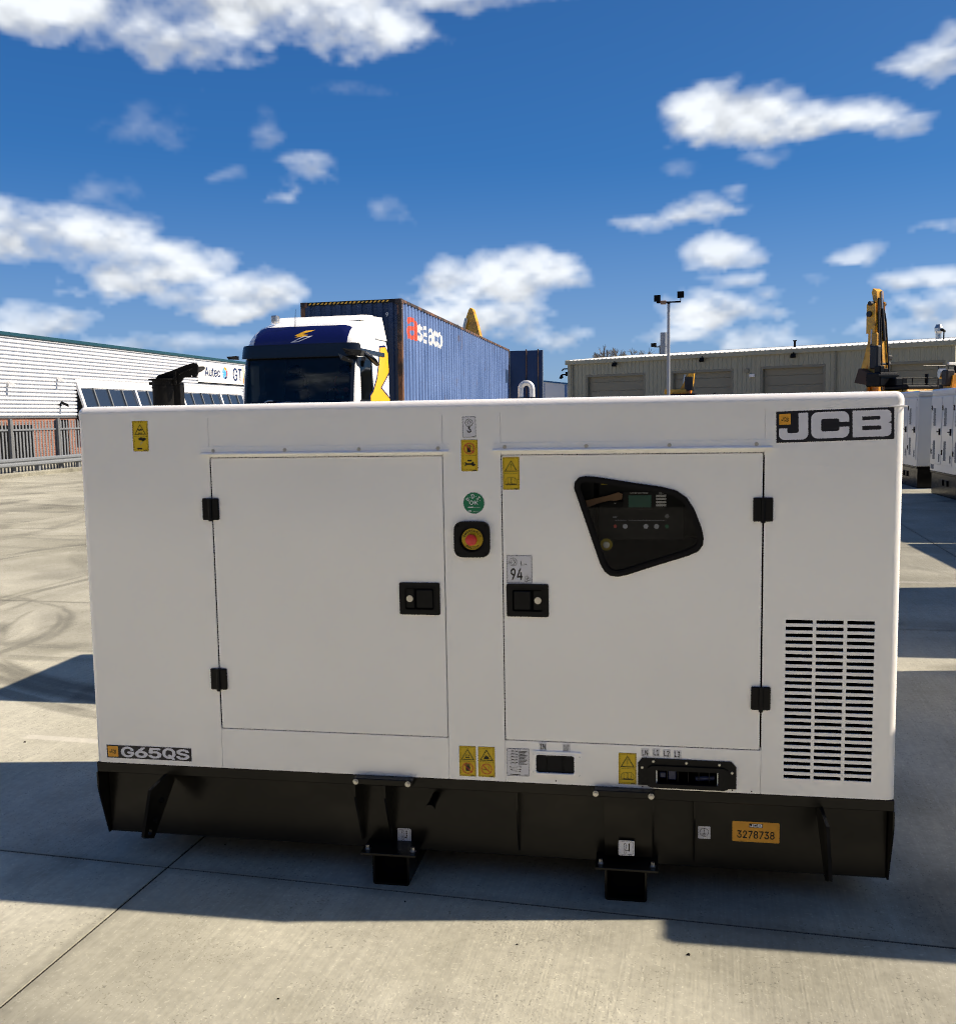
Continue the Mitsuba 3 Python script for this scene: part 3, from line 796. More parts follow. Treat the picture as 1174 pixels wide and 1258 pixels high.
for n_, (fx0, fx1, p0, p1, bolts, guss) in enumerate(((-.356, -.166, -.309, -.190, (-.347, -.180), (-.353, -.256)), (.391, .569, .421, .548, (.3965, .5600), (.566,)))):
    k = part('bracket', bx(fx0, fx1, -.031, .004, .311, .3315, .002), 'mat_base', GEN, label='black bracket above the %s fork pocket' % ('left' if n_ == 0 else 'right'))
    parts('bolt', [[cyl((b, -.031, .321), (b, -.034, .321), .0088, n=18), cyl((b, -.034, .321), (b, -.0395, .321), .0066, .0058, n=6)] for b in bolts], 'mat_zinc', k)
    for gx in guss:
        part('gusset', ext_yz(Polygon([(-.029, .311), (-.028, .27), (.045, .098), (WY + .002, .098), (WY + .002, .311)]), gx - .003, gx + .003), 'mat_base', k)
    if n_ == 1:
        part('face_plate', ext_yz(Polygon([(-.027, .311), (.015, .110), (.019, .110), (-.023, .311)]), fx0 + .03, fx1 - .006), 'mat_base', k)
    a0, a1 = ((-.336, -.158) if n_ == 0 else (.394, .581))
    part('lower_flange', bx(a0, a1, -.041, .07, .088, .0955, .001), 'mat_base', k)
    parts('lower_bolt', [[cyl((b, -.012, .0955), (b, -.012, .109), .0062, n=6), cyl((b, -.012, .0955), (b, -.012, .098), .010, n=14)] for b in (a0 + .016, a1 - .016)], 'mat_zinc', k)
    pk = ext_xz(rrect(p0, p1, -.025, .088, .010).difference(rrect(p0 + .007, p1 - .007, -.018, .081, .007)), -.002, 1.0)
    part('fork_pocket', pk, 'mat_base', k, label='fork pocket, %s one' % ('left' if n_ == 0 else 'right'))
    part('pocket_stop', bx(p0 + .004, p1 - .004, .03, .04, -.02, .085), 'mat_cavity', k)  # black sheet closing the open tube, stands for the shade inside it
parts('skid', [bx(-1.1, 1.1, .3, .36, -.025, BZ), bx(-1.1, 1.1, .64, .70, -.025, BZ)], 'mat_base', GEN)
fork = lambda: unary_union([rrect(-.0075, -.0015, -.004, .0155, .001).difference(rrect(-.0063, -.0027, -.0028, .0143, .0005)), rrect(-.0075, -.0015, -.0165, -.0085, .001).difference(rrect(-.0063, -.0027, -.0153, -.0097, .0005)), line([(-.010, -.0065), (.001, -.0065)], .0012), line([(.001, -.0075), (.0075, -.0075)], .0018), line([(.0078, -.008), (.0078, .0145)], .0032)])
s = Sticker('fork_sticker', -.2420, -.1970, .0920, .1365, 'mat_white_label', y=WY, r=.004, label='white forklift point sticker, left one')
s.frame(.003, .0006).g(fork()).g(rect(.006, -.0205, .015, -.0185)).done()
s = Sticker('fork_sticker', .4630, .5110, .1210, .1680, 'mat_white_label', y=-.0145 + .01, r=.004, label='white forklift point sticker, right one')
s.frame(.003, .0006).g(fork()).g(rect(.006, -.0215, .016, -.0190)).done()
s = Sticker('earth_sticker', .7005, .7370, .1590, .1985, 'mat_white_label', y=WY, r=.002, label='small white sticker with an earth terminal symbol')
s.g(unary_union([ring(0, .001, .0135, .0014), line([(0, .0125), (0, -.004)], .0014), line([(-.008, -.004), (.008, -.004)], .0012), line([(-.005, -.0068), (.005, -.0068)], .0012), line([(-.002, -.0096), (.002, -.0096)], .0012)])).g(rect(.006, -.018, .015, -.0163), 'mat_grey_ink').done()
s = Sticker('number_plate', .8015, .9390, .1575, .2205, 'mat_orange_label', y=WY, r=.003, label='orange number plate reading 3278738')
s.text('3278738', .0225, 0, -.0085, .109, bold=True)
s.g(rect(-.0195, .014, .0195, .0262), 'mat_ink')
for gl in logo_letters(.038, .0115):
    s.g(affinity.translate(gl, 0, .0201), 'mat_letter', 2)
s.done()

# exhaust with its rain flap, on the roof
EX = part('exhaust', [cyl((-1.150, .35, ZT - .002), (-1.150, .35, 1.594), .044, n=28), cyl((-1.150, .35, 1.594), (-1.150, .35, 1.598), .056, n=28), cyl((-1.150, .35, 1.565), (-1.150, .35, 1.572), .0465, n=28)], 'mat_soot', GEN, 40, label='black exhaust stub on the roof with an open rain flap')
parts('bracket', [bx(-1.112, -1.086, .335, .365, ZT - .002, 1.585, .002), cyl((-1.195, .345, 1.582), (-1.19, .345, 1.582), .006, n=10), bx(-1.206, -1.186, .338, .352, 1.578, 1.588, .001)], 'mat_soot', EX)
flap = Polygon([(-1.176, 1.598), (-1.166, 1.610), (-1.118, 1.624), (-1.060, 1.643), (-1.032, 1.650), (-1.020, 1.646), (-1.015, 1.636), (-1.018, 1.612), (-1.026, 1.599), (-1.072, 1.600), (-1.076, 1.592), (-1.090, 1.577), (-1.104, 1.573), (-1.117, 1.582), (-1.121, 1.598)])
flap = flap.difference(Point(-1.0405, 1.6045).buffer(.0032))
part('rain_flap', ext_xz(flap, .330, .338), 'mat_soot', EX)
part('flap_lid', [cyl((-1.150, .35, 1.600), (-1.085, .35, 1.640), .001, n=6), mv(cyl((0, 0, 0), (0, 0, .004), .052, n=28), trimesh.transformations.concatenate_matrices(TR([-1.062, .37, 1.618]), trimesh.transformations.rotation_matrix(-.35, [0, 1, 0])))], 'mat_soot', EX)
part('counterweight', [bx(-1.104, -1.094, .322, .346, 1.575, 1.622, .001), cyl((-1.098, .318, 1.600), (-1.098, .36, 1.600), .006)], 'mat_soot', EX)

for k_ in [k for k in scene if k.startswith(GEN + '__')]:      # it stands on its fork pockets
    scene[k_]['to_world'] = T4().translate([.030 if k_.startswith(EX) else 0, 0, .025])

# ------------------------------------------------------------------ more generators of the same kind, standing behind
SKIPS = ('warning_sticker', 'lifting_sticker', 'inspection_sticker', 'noise_sticker', 'wiring_sticker', 'terminal_tag', 'fork_sticker', 'earth_sticker', 'number_plate', 'control_panel', 'key_switch', 'strap', 'cable', 'side_box', 'yellow_tab', 'rivet', 'exhaust')
dup(GEN, place(0.0, 1.97), 'white canopied generator parked directly behind the front one, its shadow on the left', 'generators standing behind the front one', SKIPS)
dup(GEN, place(-5.75, 12.15), 'white canopied generator far behind, between the front one and the lorry', 'generators standing behind the front one', SKIPS)

# ------------------------------------------------------------------ long rental generators in the row on the right
MAT('mat_vent', (.16, .165, .17), .55, .4)
MAT('mat_white_far', (.55, .545, .53), .12, .5, coat=1.0, coat_gloss=.97)
MAT('mat_groove', (.10, .105, .11), .6, .3)


def long_generator(label):
    t = thing('long_generator', label, 'generator', 'long white generators in the row on the right')
    W, L, H, B = 1.12, 3.12, 1.79, .40
    b = part('base', [bx(.02, W - .02, -L + .02, -.02, .0, B - .03, .01), bx(.0, W, -L, 0, B - .03, B, .006)], 'mat_base', t)
    parts('lift_slot', [bx(-.004, .03, -y - .1, -y, B - .22, B - .12, .004) for y in (.62, .86, 2.1, 2.34)], 'mat_plastic', b)
    body = mf(bx(0, W, -L, 0, B + .001, H - .115, .012))
    for y0 in (.001,):
        pass
    part('body', body, 'mat_white_far', t)
    part('roof', [bx(-.004, W + .004, -L - .004, .004, H - .112, H, .025)], 'mat_white_far', t)
    part('sill', bx(-.003, .0, -L, .0, B + .004, B + .12, .001), 'mat_white_far', t)
    yd = .05
    for i in range(5):
        w = .575
        y1, y0 = -yd - i * (w + .03), -yd - i * (w + .03) - w
        d = part('door', bx(-.014, .004, y0, y1, B + .125, H - .135, .004), 'mat_white_far', t)
        parts('vent', [bx(-.018, -.010, y0 + w * .57, y0 + w * .78, H - .62, H - .32, .002), bx(-.018, -.010, y0 + w * .57, y0 + w * .78, B + .20, B + .52, .002)], 'mat_vent', d)
        part('handle', [bx(-.036, -.014, y0 + .055, y0 + .085, 1.02, 1.13, .004), bx(-.040, -.020, y0 + .055, y0 + .19, 1.065, 1.085, .003)], 'mat_plastic', d)
        parts('hinge', [bx(-.024, -.010, y1 - .06, y1 - .02, z, z + .085, .003) for z in (H - .36, B + .29)], 'mat_plastic', d)
        part('vent', bx(-.018, -.010, y0 + .05, y0 + .12, B + .17, B + .30, .002), 'mat_vent', d)
    # end face towards the camera
    parts('end_cover', [bx(.02, .40, -L - .012, -L + .002, B + .12, H - .14, .004), bx(.415, W - .02, -L - .012, -L + .002, B + .12, H - .14, .004)], 'mat_white_far', t)
    s = part('name_sign', bx(-.006, -.002, -L + .06, -L + .36, H - .32, H - .16, .001), 'mat_white_label', t)
    part('print', [bx(-.0075, -.0055, -L + .06, -L + .36, H - .175, H - .16), bx(-.0075, -.0055, -L + .06, -L + .36, H - .32, H - .305)], 'mat_ink', s)
    part('print', bx(-.0075, -.0055, -L + .27, -L + .36, H - .30, H - .18), 'mat_red_ink', s)
    parts('rating_plate', [bx(-.006, -.002, -.22, -.04, B + .03, B + .11, .001)], 'mat_vent', t)
    return t


LG = long_generator('long white generator at the right edge, dark handles and grey vents on its doors')
base_keys = [k for k in scene if k.startswith(LG + '__')]


def move(root, xf):
    for k in [k for k in scene if k.startswith(root + '__')]:
        scene[k]['to_world'] = xf @ scene[k]['to_world'] if 'to_world' in scene[k] else xf


def again(xf, label):
    return dup(LG, xf, label)


again(place(5.44, 19.25), 'long white generator with a blue-grey end face, behind the one at the right edge')
again(place(5.40, 11.83), 'long white generator next in the row towards the camera, just outside the right edge')
again(place(5.40, 8.60), 'long white generator nearest the camera in the far row, outside the right edge')
for y_, lab in ((5.37, 'added unseen long generator beside the second shadow band, blocking low sky light'), (2.13, 'added unseen long generator level with the front one, blocking low sky light'), (-1.11, 'added unseen long generator beside the camera, blocking low sky light')):
    again(place(5.40, y_), lab)  # unseen extras, added to block low sky light from the right
again(place(2.66, 2.94) @ T4().scale([1, .91, 1]), 'long white generator close on the right, throwing the wide shadow beside the front one')
again(place(4.02, 5.75) @ T4().scale([1, .73, 1]), 'shorter white generator on the right, throwing the second shadow band')
again(place(-2.62, 20.8), 'white generator beside the rear of the blue container, with a silver exhaust bend on top')
move(LG, place(5.38, 15.04))
bend = [(.0, 0, 0), (.0, 0, .22)] + [(.125 - .125 * math.cos(a), 0, .24 + .125 * math.sin(a)) for a in np.linspace(0, math.pi, 11)] + [(.25, 0, .22), (.25, 0, 0)]
uroot = [k for k in labels if 'exhaust bend on top' in labels[k].get('label', '')][0]
ux = place(-2.17, 18.3, 1.80)
MAT('mat_silver', (.80, .79, .77), .5, .5, metal=.7)
part('exhaust_bend', tube(bend, .062, 14), 'mat_silver', uroot, 60, xf=ux, label='silver inverted U exhaust pipe')
parts('collar', [cyl((x, 0, -.01), (x, 0, .05), .10, n=16) for x in (0, .25)], 'mat_plastic', uroot, xf=ux)

# ------------------------------------------------------------------ articulated lorry
LR = place(-6.92, 17.30, 0, -3.0) @ T4().scale([1.085, 1, 1])
MAT('mat_cab_white', (.76, .77, .77), .2, .5, coat=1.0, coat_gloss=.95)
MAT('mat_cab_navy', (.004, .006, .07), .22, .5, coat=1.0, coat_gloss=.95)
MAT('mat_cab_yellow', (.78, .42, .02), .3, .5, coat=.8)
MAT('mat_visor', (.008, .010, .016), .22, .5)
MAT('mat_seat', (.012, .012, .014), .8, .2)
scene['mat_windscreen'] = {'type': 'thindielectric', 'int_ior': 1.5, 'specular_transmittance': {'type': 'rgb', 'value': [.34, .37, .39]}, 'specular_reflectance': {'type': 'rgb', 'value': [.28, .30, .32]}}
LORRY = thing('lorry', 'white articulated lorry facing the camera with navy and yellow markings, parked behind the generator', 'lorry')


def cab(grow=0.0):
    lv = [(.35, .10, 1.20, .10), (.55, .02, 1.235, .14), (1.10, .0, 1.25, .16), (1.75, .02, 1.25, .17), (2.35, .115, 1.245, .18), (2.80, .22, 1.235, .20), (3.05, .24, 1.225, .24), (3.20, .30, 1.20, .28),
          (3.36, .42, 1.165, .34), (3.50, .60, 1.11, .40), (3.60, .85, 1.05, .45), (3.67, 1.2, .99, .45), (3.72, 1.65, .92, .2)]
    rings = []
    for z, yf, hw, r in lv:
        q = Polygon([(-hw, 2.28), (-hw, yf), (hw, yf), (hw, 2.28)])
        yr = 2.28 + grow
        pts = [(-hw - grow, yr)]
        for a in np.linspace(0, math.pi / 2, 7):
            pts.append((-hw + r - (r + grow) * math.cos(a), yf + r - (r + grow) * math.sin(a)))
        pts.append((0, yf - grow - .03))
        for a in np.linspace(math.pi / 2, 0, 7):
            pts.append((hw - r + (r + grow) * math.cos(a), yf + r - (r + grow) * math.sin(a)))
        pts.append((hw + grow, yr))
        rings.append([(x, y, z) for x, y in pts])
    n = len(rings[0])
    v = [p for r_ in rings for p in r_]
    if grow:
        for i in range(n):
            x, y, z = v[-n + i]
            v[-n + i] = (x, y, z + grow)
    f = []
    for k in range(len(rings) - 1):
        for i in range(n):
            j = (i + 1) % n
            f += [(k * n + i, k * n + j, (k + 1) * n + j), (k * n + i, (k + 1) * n + j, (k + 1) * n + i)]
    v += [tuple(np.mean(rings[0], 0)), tuple(np.mean(rings[-1], 0) + [0, 0, grow])]
    e = (len(rings) - 1) * n
    for i in range(n):
        j = (i + 1) % n
        f += [(j, i, len(v) - 2), (e + i, e + j, len(v) - 1)]
    t = trimesh.Trimesh(v, f, process=True)
    if t.volume < 0:
        t.invert()
    return mf(t)


C0, C1 = cab(), cab(.012)
wind = mf(bx(-1.11, 1.11, -1, .62, 1.80, 2.80))
sidew = mf(ext_yz(Polygon([(.32, 1.86), (.32, 2.70), (1.02, 2.74), (1.04, 2.05), (.86, 1.86)]), -2, 2))
hollow = mf(bx(-1.12, 1.12, .16, 2.2, 1.2, 2.95))
part('cab', C0 - hollow - wind - sidew, 'mat_cab_white', LORRY, 30, xf=LR)
CABK = LORRY + '__cab'
part('windscreen', (C0 - cab(-.006)) ^ wind, 'mat_windscreen', LORRY, 30, xf=LR, label='dark windscreen')
part('side_window', ((C0 - cab(-.006)) ^ sidew) ^ mf(bx(0, 2, -1, 3, 0, 4)), 'mat_windscreen', LORRY, 30, xf=LR)
part('side_window', ((C0 - cab(-.006)) ^ sidew) ^ mf(bx(-2, 0, -1, 3, 0, 4)), 'mat_windscreen', LORRY, 30, xf=LR)
fr = ((cab(.010) - C0) ^ mf(bx(-1.17, 1.17, -1, .45, 1.72, 2.83))) - mf(bx(-1.105, 1.105, -1, 1, 1.80, 2.79))
part('windscreen_frame', fr, 'mat_visor', LORRY, 30, xf=LR)
part('door_pillar', ((cab(.008) - C0) ^ mf(ext_yz(Polygon([(.245, 1.86), (.245, 2.78), (1.10, 2.80), (1.12, 2.03), (.89, 1.80), (.25, 1.80)]).difference(Polygon([(.32, 1.86), (.32, 2.70), (1.02, 2.74), (1.04, 2.05), (.86, 1.86)])), -2, 2))), 'mat_visor', LORRY, 30, xf=LR)
visor = ((cab(.09) - cab(.012)) ^ mf(bx(-1.30, 1.30, -1, .30, 2.80, 3.085)))
part('sun_visor', visor, 'mat_visor', LORRY, 30, xf=LR, label='deep black sun visor above the windscreen')
navy = ((C1 - C0) ^ mf(bx(-1.0, 1.0, -1, .62, 3.06, 3.50)))
NV = part('roof_panel', navy, 'mat_cab_navy', LORRY, 30, xf=LR, label='navy roof panel with a yellow and white bolt emblem')
b1 = Polygon([(.27, 3.40), (.07, 3.385), (-.13, 3.285), (-.06, 3.255), (-.13, 3.235), (.05, 3.250), (.16, 3.285), (.02, 3.31), (.20, 3.365)])
b2 = Polygon([(.26, 3.265), (.06, 3.255), (-.20, 3.125), (-.02, 3.135), (.20, 3.235)])
part('emblem', (cab(.016) - cab(.010)) ^ mf(ext_xz(b1, -1, .9)), 'mat_cab_yellow', NV, xf=LR)
part('emblem', (cab(.016) - cab(.010)) ^ mf(ext_xz(b2.difference(b2.buffer(-.016)), -1, .9)), 'mat_white_label', NV, xf=LR)
part('roof_fairing', [hull([(x, y, z) for x in (-1.02, 1.02) for y, z in ((1.2, 3.66), (2.25, 3.66))] + [(-.62, .98, 3.62), (.62, .98, 3.62), (-.9, 1.5, 3.80), (.9, 1.5, 3.80), (-.93, 2.2, 3.86), (.93, 2.2, 3.86)]),
     hull([(s * 1.22, y, z) for s in (1,) for y, z in ((1.55, 3.25), (2.28, 3.25))] + [(.9, 1.75, 3.8), (.9, 2.28, 3.84), (1.12, 2.28, 3.8), (1.14, 1.9, 3.72), (.9, 1.7, 3.3), (.9, 2.28, 3.3)])], 'mat_cab_white', LORRY, 30, xf=LR)
sw = Polygon([(1.72, 3.06), (2.30, 3.08), (2.30, 2.62), (1.95, 2.40), (1.62, 2.10), (1.75, 2.02), (2.30, 1.82), (2.30, 1.4), (.95, 1.4), (.88, 1.72), (.80, 1.90), (1.05, 2.02), (1.38, 2.30), (1.60, 2.70)])
band = Polygon([(1.72, 3.06), (2.12, 3.10), (2.32, 2.92), (2.32, 2.55), (1.98, 2.35), (1.62, 2.14), (2.32, 1.88), (2.32, 1.4), (.9, 1.4), (.92, 1.95), (1.12, 2.05), (1.42, 2.35), (1.62, 2.75)])
part('door_stripe', (cab(.005) - C0) ^ mf(ext_yz(band.buffer(.045).intersection(rect(0, 1.3, 2.275, 3.2)), 1.0, 2)), 'mat_cab_navy', LORRY, 30, xf=LR)
part('door_stripe', (cab(.009) - C0) ^ mf(ext_yz(band.intersection(rect(0, 1.3, 2.27, 3.2)), 1.0, 2)), 'mat_cab_yellow', LORRY, 30, xf=LR, label='yellow swoosh edged in navy on the door side')
part('gutter_trim', (cab(.03) - C0) ^ mf(ext_yz(Polygon([(.25, 2.84), (1.3, 2.88), (1.95, 2.86), (1.95, 2.95), (.25, 2.97)]), -2, 2)), 'mat_visor', LORRY, 30, xf=LR)
part('camera_arm', [hull([(1.22, .50, 2.96), (1.22, .78, 2.96), (1.30, .55, 2.84), (1.44, .80, 2.74), (1.46, .95, 2.62), (1.38, .95, 2.60), (1.24, .60, 2.82)])], 'mat_visor', LORRY, xf=LR)
part('front_mirror', [hull([(.93, -.10, 2.84), (1.05, -.16, 2.78), (1.22, -.06, 2.70), (1.22, -.05, 2.62), (1.0, -.14, 2.70), (1.2, .06, 2.66), (.98, .0, 2.80)]), hull([(1.0, -.06, 2.95), (1.36, .10, 2.90), (1.36, .3, 2.90), (1.05, .05, 2.82), (1.32, .12, 2.78), (1.32, .3, 2.78)])], 'mat_visor', LORRY, xf=LR)
part('front_mirror', hull([(-1.28, -.02, 2.86), (-1.5, .0, 2.85), (-1.5, .12, 2.85), (-1.28, .12, 2.86), (-1.28, .0, 2.78), (-1.48, .05, 2.79), (-1.28, .12, 2.78)]), 'mat_visor', LORRY, xf=LR)
parts('roof_lamp', [[bx(-.80, -.66, .70, .86, 3.62, 3.78, .02), bx(-.78, -.68, .692, .702, 3.64, 3.76, .004)]], 'mat_steel', LORRY, xf=LR)
part('aerial', cyl((-.20, .52, 3.40), (-.19, .56, 3.88), .010, .003, n=6), 'mat_plastic', LORRY, xf=LR)
part('dashboard', [bx(-1.1, 1.1, .18, .62, 1.70, 1.86, .04), bx(-.14, .16, .24, .30, 1.84, 2.10, .02)], 'mat_seat', LORRY, xf=LR)
for x in (-.55, .58):
    k = part('seat', [bx(x - .26, x + .26, 1.25, 1.42, 1.5, 2.45, .06), bx(x - .26, x + .26, .85, 1.4, 1.45, 1.65, .05), bx(x - .13, x + .13, 1.26, 1.38, 2.48, 2.70, .05)], 'mat_seat', LORRY, xf=LR)
part('steering_wheel', tube([(.60 + .22 * math.cos(a), .68 + .09 * math.sin(a), 1.98 + .19 * math.sin(a)) for a in np.linspace(0, 2 * math.pi, 25)], .016, 6), 'mat_plastic', LORRY, 60, xf=LR)
part('curtain', tube([(.52, .95, 2.42), (.47, .94, 2.30), (.48, .93, 2.15), (.56, .92, 2.02)], .02, 6), 'mat_red_ink', LORRY, 60, xf=LR, label='red edge inside the cab')
part('windscreen_card', [ext_xz(Point(.97, 2.08).buffer(.055), .195, .20)], 'mat_red_button', LORRY, xf=LR, label='red disc behind the windscreen')
MAT('mat_paper_blue', (.10, .45, .60), .6, .3)
part('windscreen_card', mv(bx(.73, .87, .24, .33, 1.89, 1.95, .004), TR([0, 0, 0])), 'mat_paper_blue', LORRY, xf=LR, label='pale blue paper on the dashboard')
part('wiper', [tube([(-.65, -.03, 1.79), (-.2, -.045, 1.83), (.05, -.04, 1.815)], .014, 6), tube([(-.62, -.02, 1.78), (-.68, -.04, 1.84), (-.60, -.045, 1.87), (-.50, -.045, 1.865)], .018, 6)], 'mat_steel', LORRY, xf=LR)
part('grille', [bx(-.9, .9, -.02, .02, .75 + .12 * i, .80 + .12 * i, .004) for i in range(7)], 'mat_visor', LORRY, xf=LR)
parts('headlight', [bx(x - .2, x + .2, -.01, .12, .62, .86, .03) for x in (-.92, .92)], 'mat_steel', LORRY, xf=LR)
part('chassis', [bx(-.45, .45, 2.2, 6.4, .75, 1.05, .01)], 'mat_soot', LORRY, xf=LR)
WHEEL = [cyl((-.15, 0, 0), (.15, 0, 0), .5, n=24), cyl((-.155, 0, 0), (.155, 0, 0), .28, n=16)]
for x in (-1.05, 1.05):
    for y in (1.25, 4.6, 5.7):
        part('wheel', WHEEL, 'mat_rubber', LORRY, 30, xf=LR @ T4().translate([x, y, .5]))

# trailer and the container on it
TRL = thing('lorry_trailer', 'dark skeletal trailer under the blue container', 'trailer')
TX = LR @ T4().translate([0, 2.66, 0])
part('frame', [bx(x - .08, x + .08, .1, 13.5, 1.02, 1.19, .01) for x in (-.5, .5)] + [bx(-1.2, 1.2, y, y + .18, 1.02, 1.14, .01) for y in (.2, 4.4, 8.8, 13.1)], 'mat_soot', TRL, xf=TX)
parts('leg', [bx(x - .06, x + .06, 3.2, 3.35, .02, 1.05) for x in (-.6, .6)], 'mat_soot', TRL, xf=TX)
for x in (-1.05, 1.05):
    for y in (9.2, 10.5, 11.8):
        part('wheel', WHEEL, 'mat_rubber', TRL, 30, xf=TX @ T4().translate([x, y, .5]))


def steel_blue(p, n, uv):
    streak = fbm(p.x * 6 + p.y * 6, p.z * .7, 2, 4)
    fade = fbm(p.x * .8, p.y * .8, p.z * .8, 3)
    rust = smoothstep(.68, .80, fbm(p.x * 9, p.y * 9, p.z * 1.6 + 5, 4))
    c = mix((.075, .135, .30), (.125, .20, .40), smoothstep(.3, .7, streak * .6 + fade * .4))
    return mix(c, (.12, .085, .07), rust * .6)


def rusty(p, n, uv):
    r = fbm(p.x * 9, p.y * 9, p.z * 3, 4)
    return mix((.035, .032, .035), (.16, .085, .055), smoothstep(.42, .62, r))


MAT('mat_container', mikit.proc(steel_blue), .5, .4)
MAT('mat_container_post', mikit.proc(rusty), .65, .3)
MAT('mat_container_end', (.022, .045, .105), .5, .4)
MAT('mat_letter_white', (.72, .72, .70), .55, .3)
MAT('mat_letter_red', (.62, .10, .06), .55, .3)
TILT = 1.6
CX = place(-6.85, 17.30, 0, -3.0) @ T4().translate([.235, 2.66, 4.27]).rotate([1, 0, 0], -TILT) @ T4().scale([1.055, 1, 1])
CL, CH, CW = 13.40, 2.896, 1.219
CON = thing('shipping_container', 'weathered blue shipping container with white lettering on the lorry trailer', 'container')


def corr(y0, y1, pitch, depth, off=0.0, th=.003):
    """Trapezoid wave as a thin sheet profile in (out, along)."""
    pts, y = [], y0
    while y < y1 - 1e-6:
        for a, o in ((0, 0), (.36, 0), (.47, -depth), (.89, -depth)):
            pts.append((o + off, min(y + a * pitch, y1)))
        y += pitch
    pts.append((off, y1))
    return pts


def wave_sheet(pts, th):
    return Polygon(pts + [(a - th, b) for a, b in reversed(pts)])


for s in (1, -1):
    w = wave_sheet([(CW - .012 + o, y) for o, y in corr(.12, CL - .10, .278, .036)], .004)
    m = ext_xy(w, -CH + .14, -.05)
    if s < 0:
        m = _swap(m, [0, 1, 2], (-1, 1, 1))
        m.invert()
    part('side_wall', m, 'mat_container', CON, xf=CX)
m = ext_xy(affinity.rotate(wave_sheet([(o, y) for o, y in corr(-CW + .1, CW - .1, .25, .045)], .004), 90, origin=(0, 0)), -CH + .14, -.07)
part('front_wall', mv(m, TR([0, .06, 0])), 'mat_container_end', CON, xf=CX)
part('roof', bx(-CW + .02, CW - .02, .03, CL - .03, -.03, -.012), 'mat_container', CON, xf=CX)
part('floor', bx(-CW + .02, CW - .02, .03, CL - .03, -CH + .02, -CH + .14), 'mat_container_post', CON, xf=CX)
parts('top_rail', [bx(s * CW - .06 * (s > 0), s * CW + .06 * (s < 0), .17, CL - .17, -.075, -.002, .006) for s in (-1, 1)], 'mat_container_post', CON, xf=CX)
parts('bottom_rail', [bx(s * CW - .05 * (s > 0), s * CW + .05 * (s < 0), .17, CL - .17, -CH, -CH + .16, .006) for s in (-1, 1)], 'mat_container_post', CON, xf=CX)
parts('corner_post', [bx(s * CW - .11 * (s > 0), s * CW + .11 * (s < 0), y0, y1, -CH + .12, -.12, .008) for s in (-1, 1) for y0, y1 in ((0, .12), (CL - .10, CL))], 'mat_container_post', CON, xf=CX)
parts('corner_casting', [bx(s * CW - .165 * (s > 0), s * CW + .165 * (s < 0), y0, y1, z0, z1, .01) for s in (-1, 1) for y0, y1 in ((-.003, .178), (CL - .178, CL + .003)) for z0, z1 in ((-.118, .006), (-CH - .006, -CH + .118))], 'mat_container_post', CON, xf=CX)
fb = part('front_header', bx(-CW + .17, CW - .17, .0, .06, -.085, -.0, .004), 'mat_ink', CON, xf=CX, label='front top rail with yellow and black hazard stripes')
parts('hazard_stripe', [ext_xz(Polygon([(x, -.066), (x + .045, -.066), (x + .08, -.020), (x + .035, -.020)]), -.002, .001) for x in np.arange(-CW + .20, CW - .28, .098)], 'mat_cab_yellow', fb, xf=CX)
parts('end_number', [mv(lettering('9', .09), TR([CW - .35, .0105, -.36]))], 'mat_letter_white', CON, xf=CX)
zone = mf(ext_xy(wave_sheet([(CW - .0095 + o, y) for o, y in corr(.12, CL - .10, .278, .036)], .0015), -CH + .2, -.07))


def side_text(text, h, y0, width, ztop, mat, label):
    t = meshkit.text_mesh(text, h, 2.0, True)
    b = t.bounds
    t.vertices[:, 0] = (t.vertices[:, 0] - b[0][0]) * width / (b[1][0] - b[0][0]) + y0
    t.vertices[:, 1] += ztop - b[1][1]
    q = t.copy()
    q.vertices = t.vertices[:, [2, 0, 1]]
    pieces = [mf(c) for c in q.split(only_watertight=False)]
    solid = m3.Manifold.batch_boolean(pieces, m3.OpType.Add)
    part('lettering', solid ^ zone, mat, CON, xf=CX, label=label)


side_text('a', .66, .42, .92, -.34, 'mat_letter_red', 'red letter a on the container side')
side_text('seaco', .54, 1.42, 2.35, -.42, 'mat_letter_white', 'white lettering reading seaco on the container side')
parts('side_mark', [bx(CW - .011, CW - .008, CL - .75, CL - .25, -1.25, -.78)], 'mat_container_end', CON, xf=CX)
side_text('SEGU 45', .17, CL - 1.05, .85, -.52, 'mat_letter_white', 'small white number near the rear end') if False else None
DX = CX @ T4().translate([CW + .02, CL, 0])
dr_ = part('rear_door', [bx(.0, 1.16, -.04, .0, -CH + .1, -.06, .006)], 'mat_container_end', CON, xf=DX, label='navy rear door standing open at the side')
parts('locking_rod', [cyl((x, -.065, -CH + .12), (x, -.065, -.02), .022, n=8) for x in (.58, 1.00)], 'mat_container_post', dr_, xf=DX)
parts('edge_strip', [bx(-.012, .012, -.05, .01, -CH + .1, -.06), bx(1.14, 1.172, -.05, .01, -CH + .1, -.06)], 'mat_galv', dr_, xf=DX)

# ------------------------------------------------------------------ unit on the left
UX = -24.46
LU = thing('industrial_unit', 'white ribbed industrial unit on the left with teal eaves and sloping windows', 'building')
MAT('mat_cladding', (.58, .60, .64), .42, .5)
MAT('mat_khaki_dark', (.19, .18, .135), .5, .4)
MAT('mat_teal', (.010, .055, .075), .4, .5)
MAT('mat_frame_white', (.74, .74, .74), .4, .4)
MAT('mat_frame_grey', (.15, .16, .17), .4, .4)
MAT('mat_unit_glass', (.022, .032, .052), .06, .6)


def brick_color(p, n, uv):
    a = p.y + p.x
    row = dr.floor(p.z / .075)
    col = dr.floor(a / .225 + .5 * (row - 2 * dr.floor(row / 2)))
    c = mix((.20, .075, .05), (.30, .13, .085), cell_rand(col, row, 1))
    fz = p.z / .075 - row
    return mix(c, (.35, .31, .27), smoothstep(.84, .9, fz))


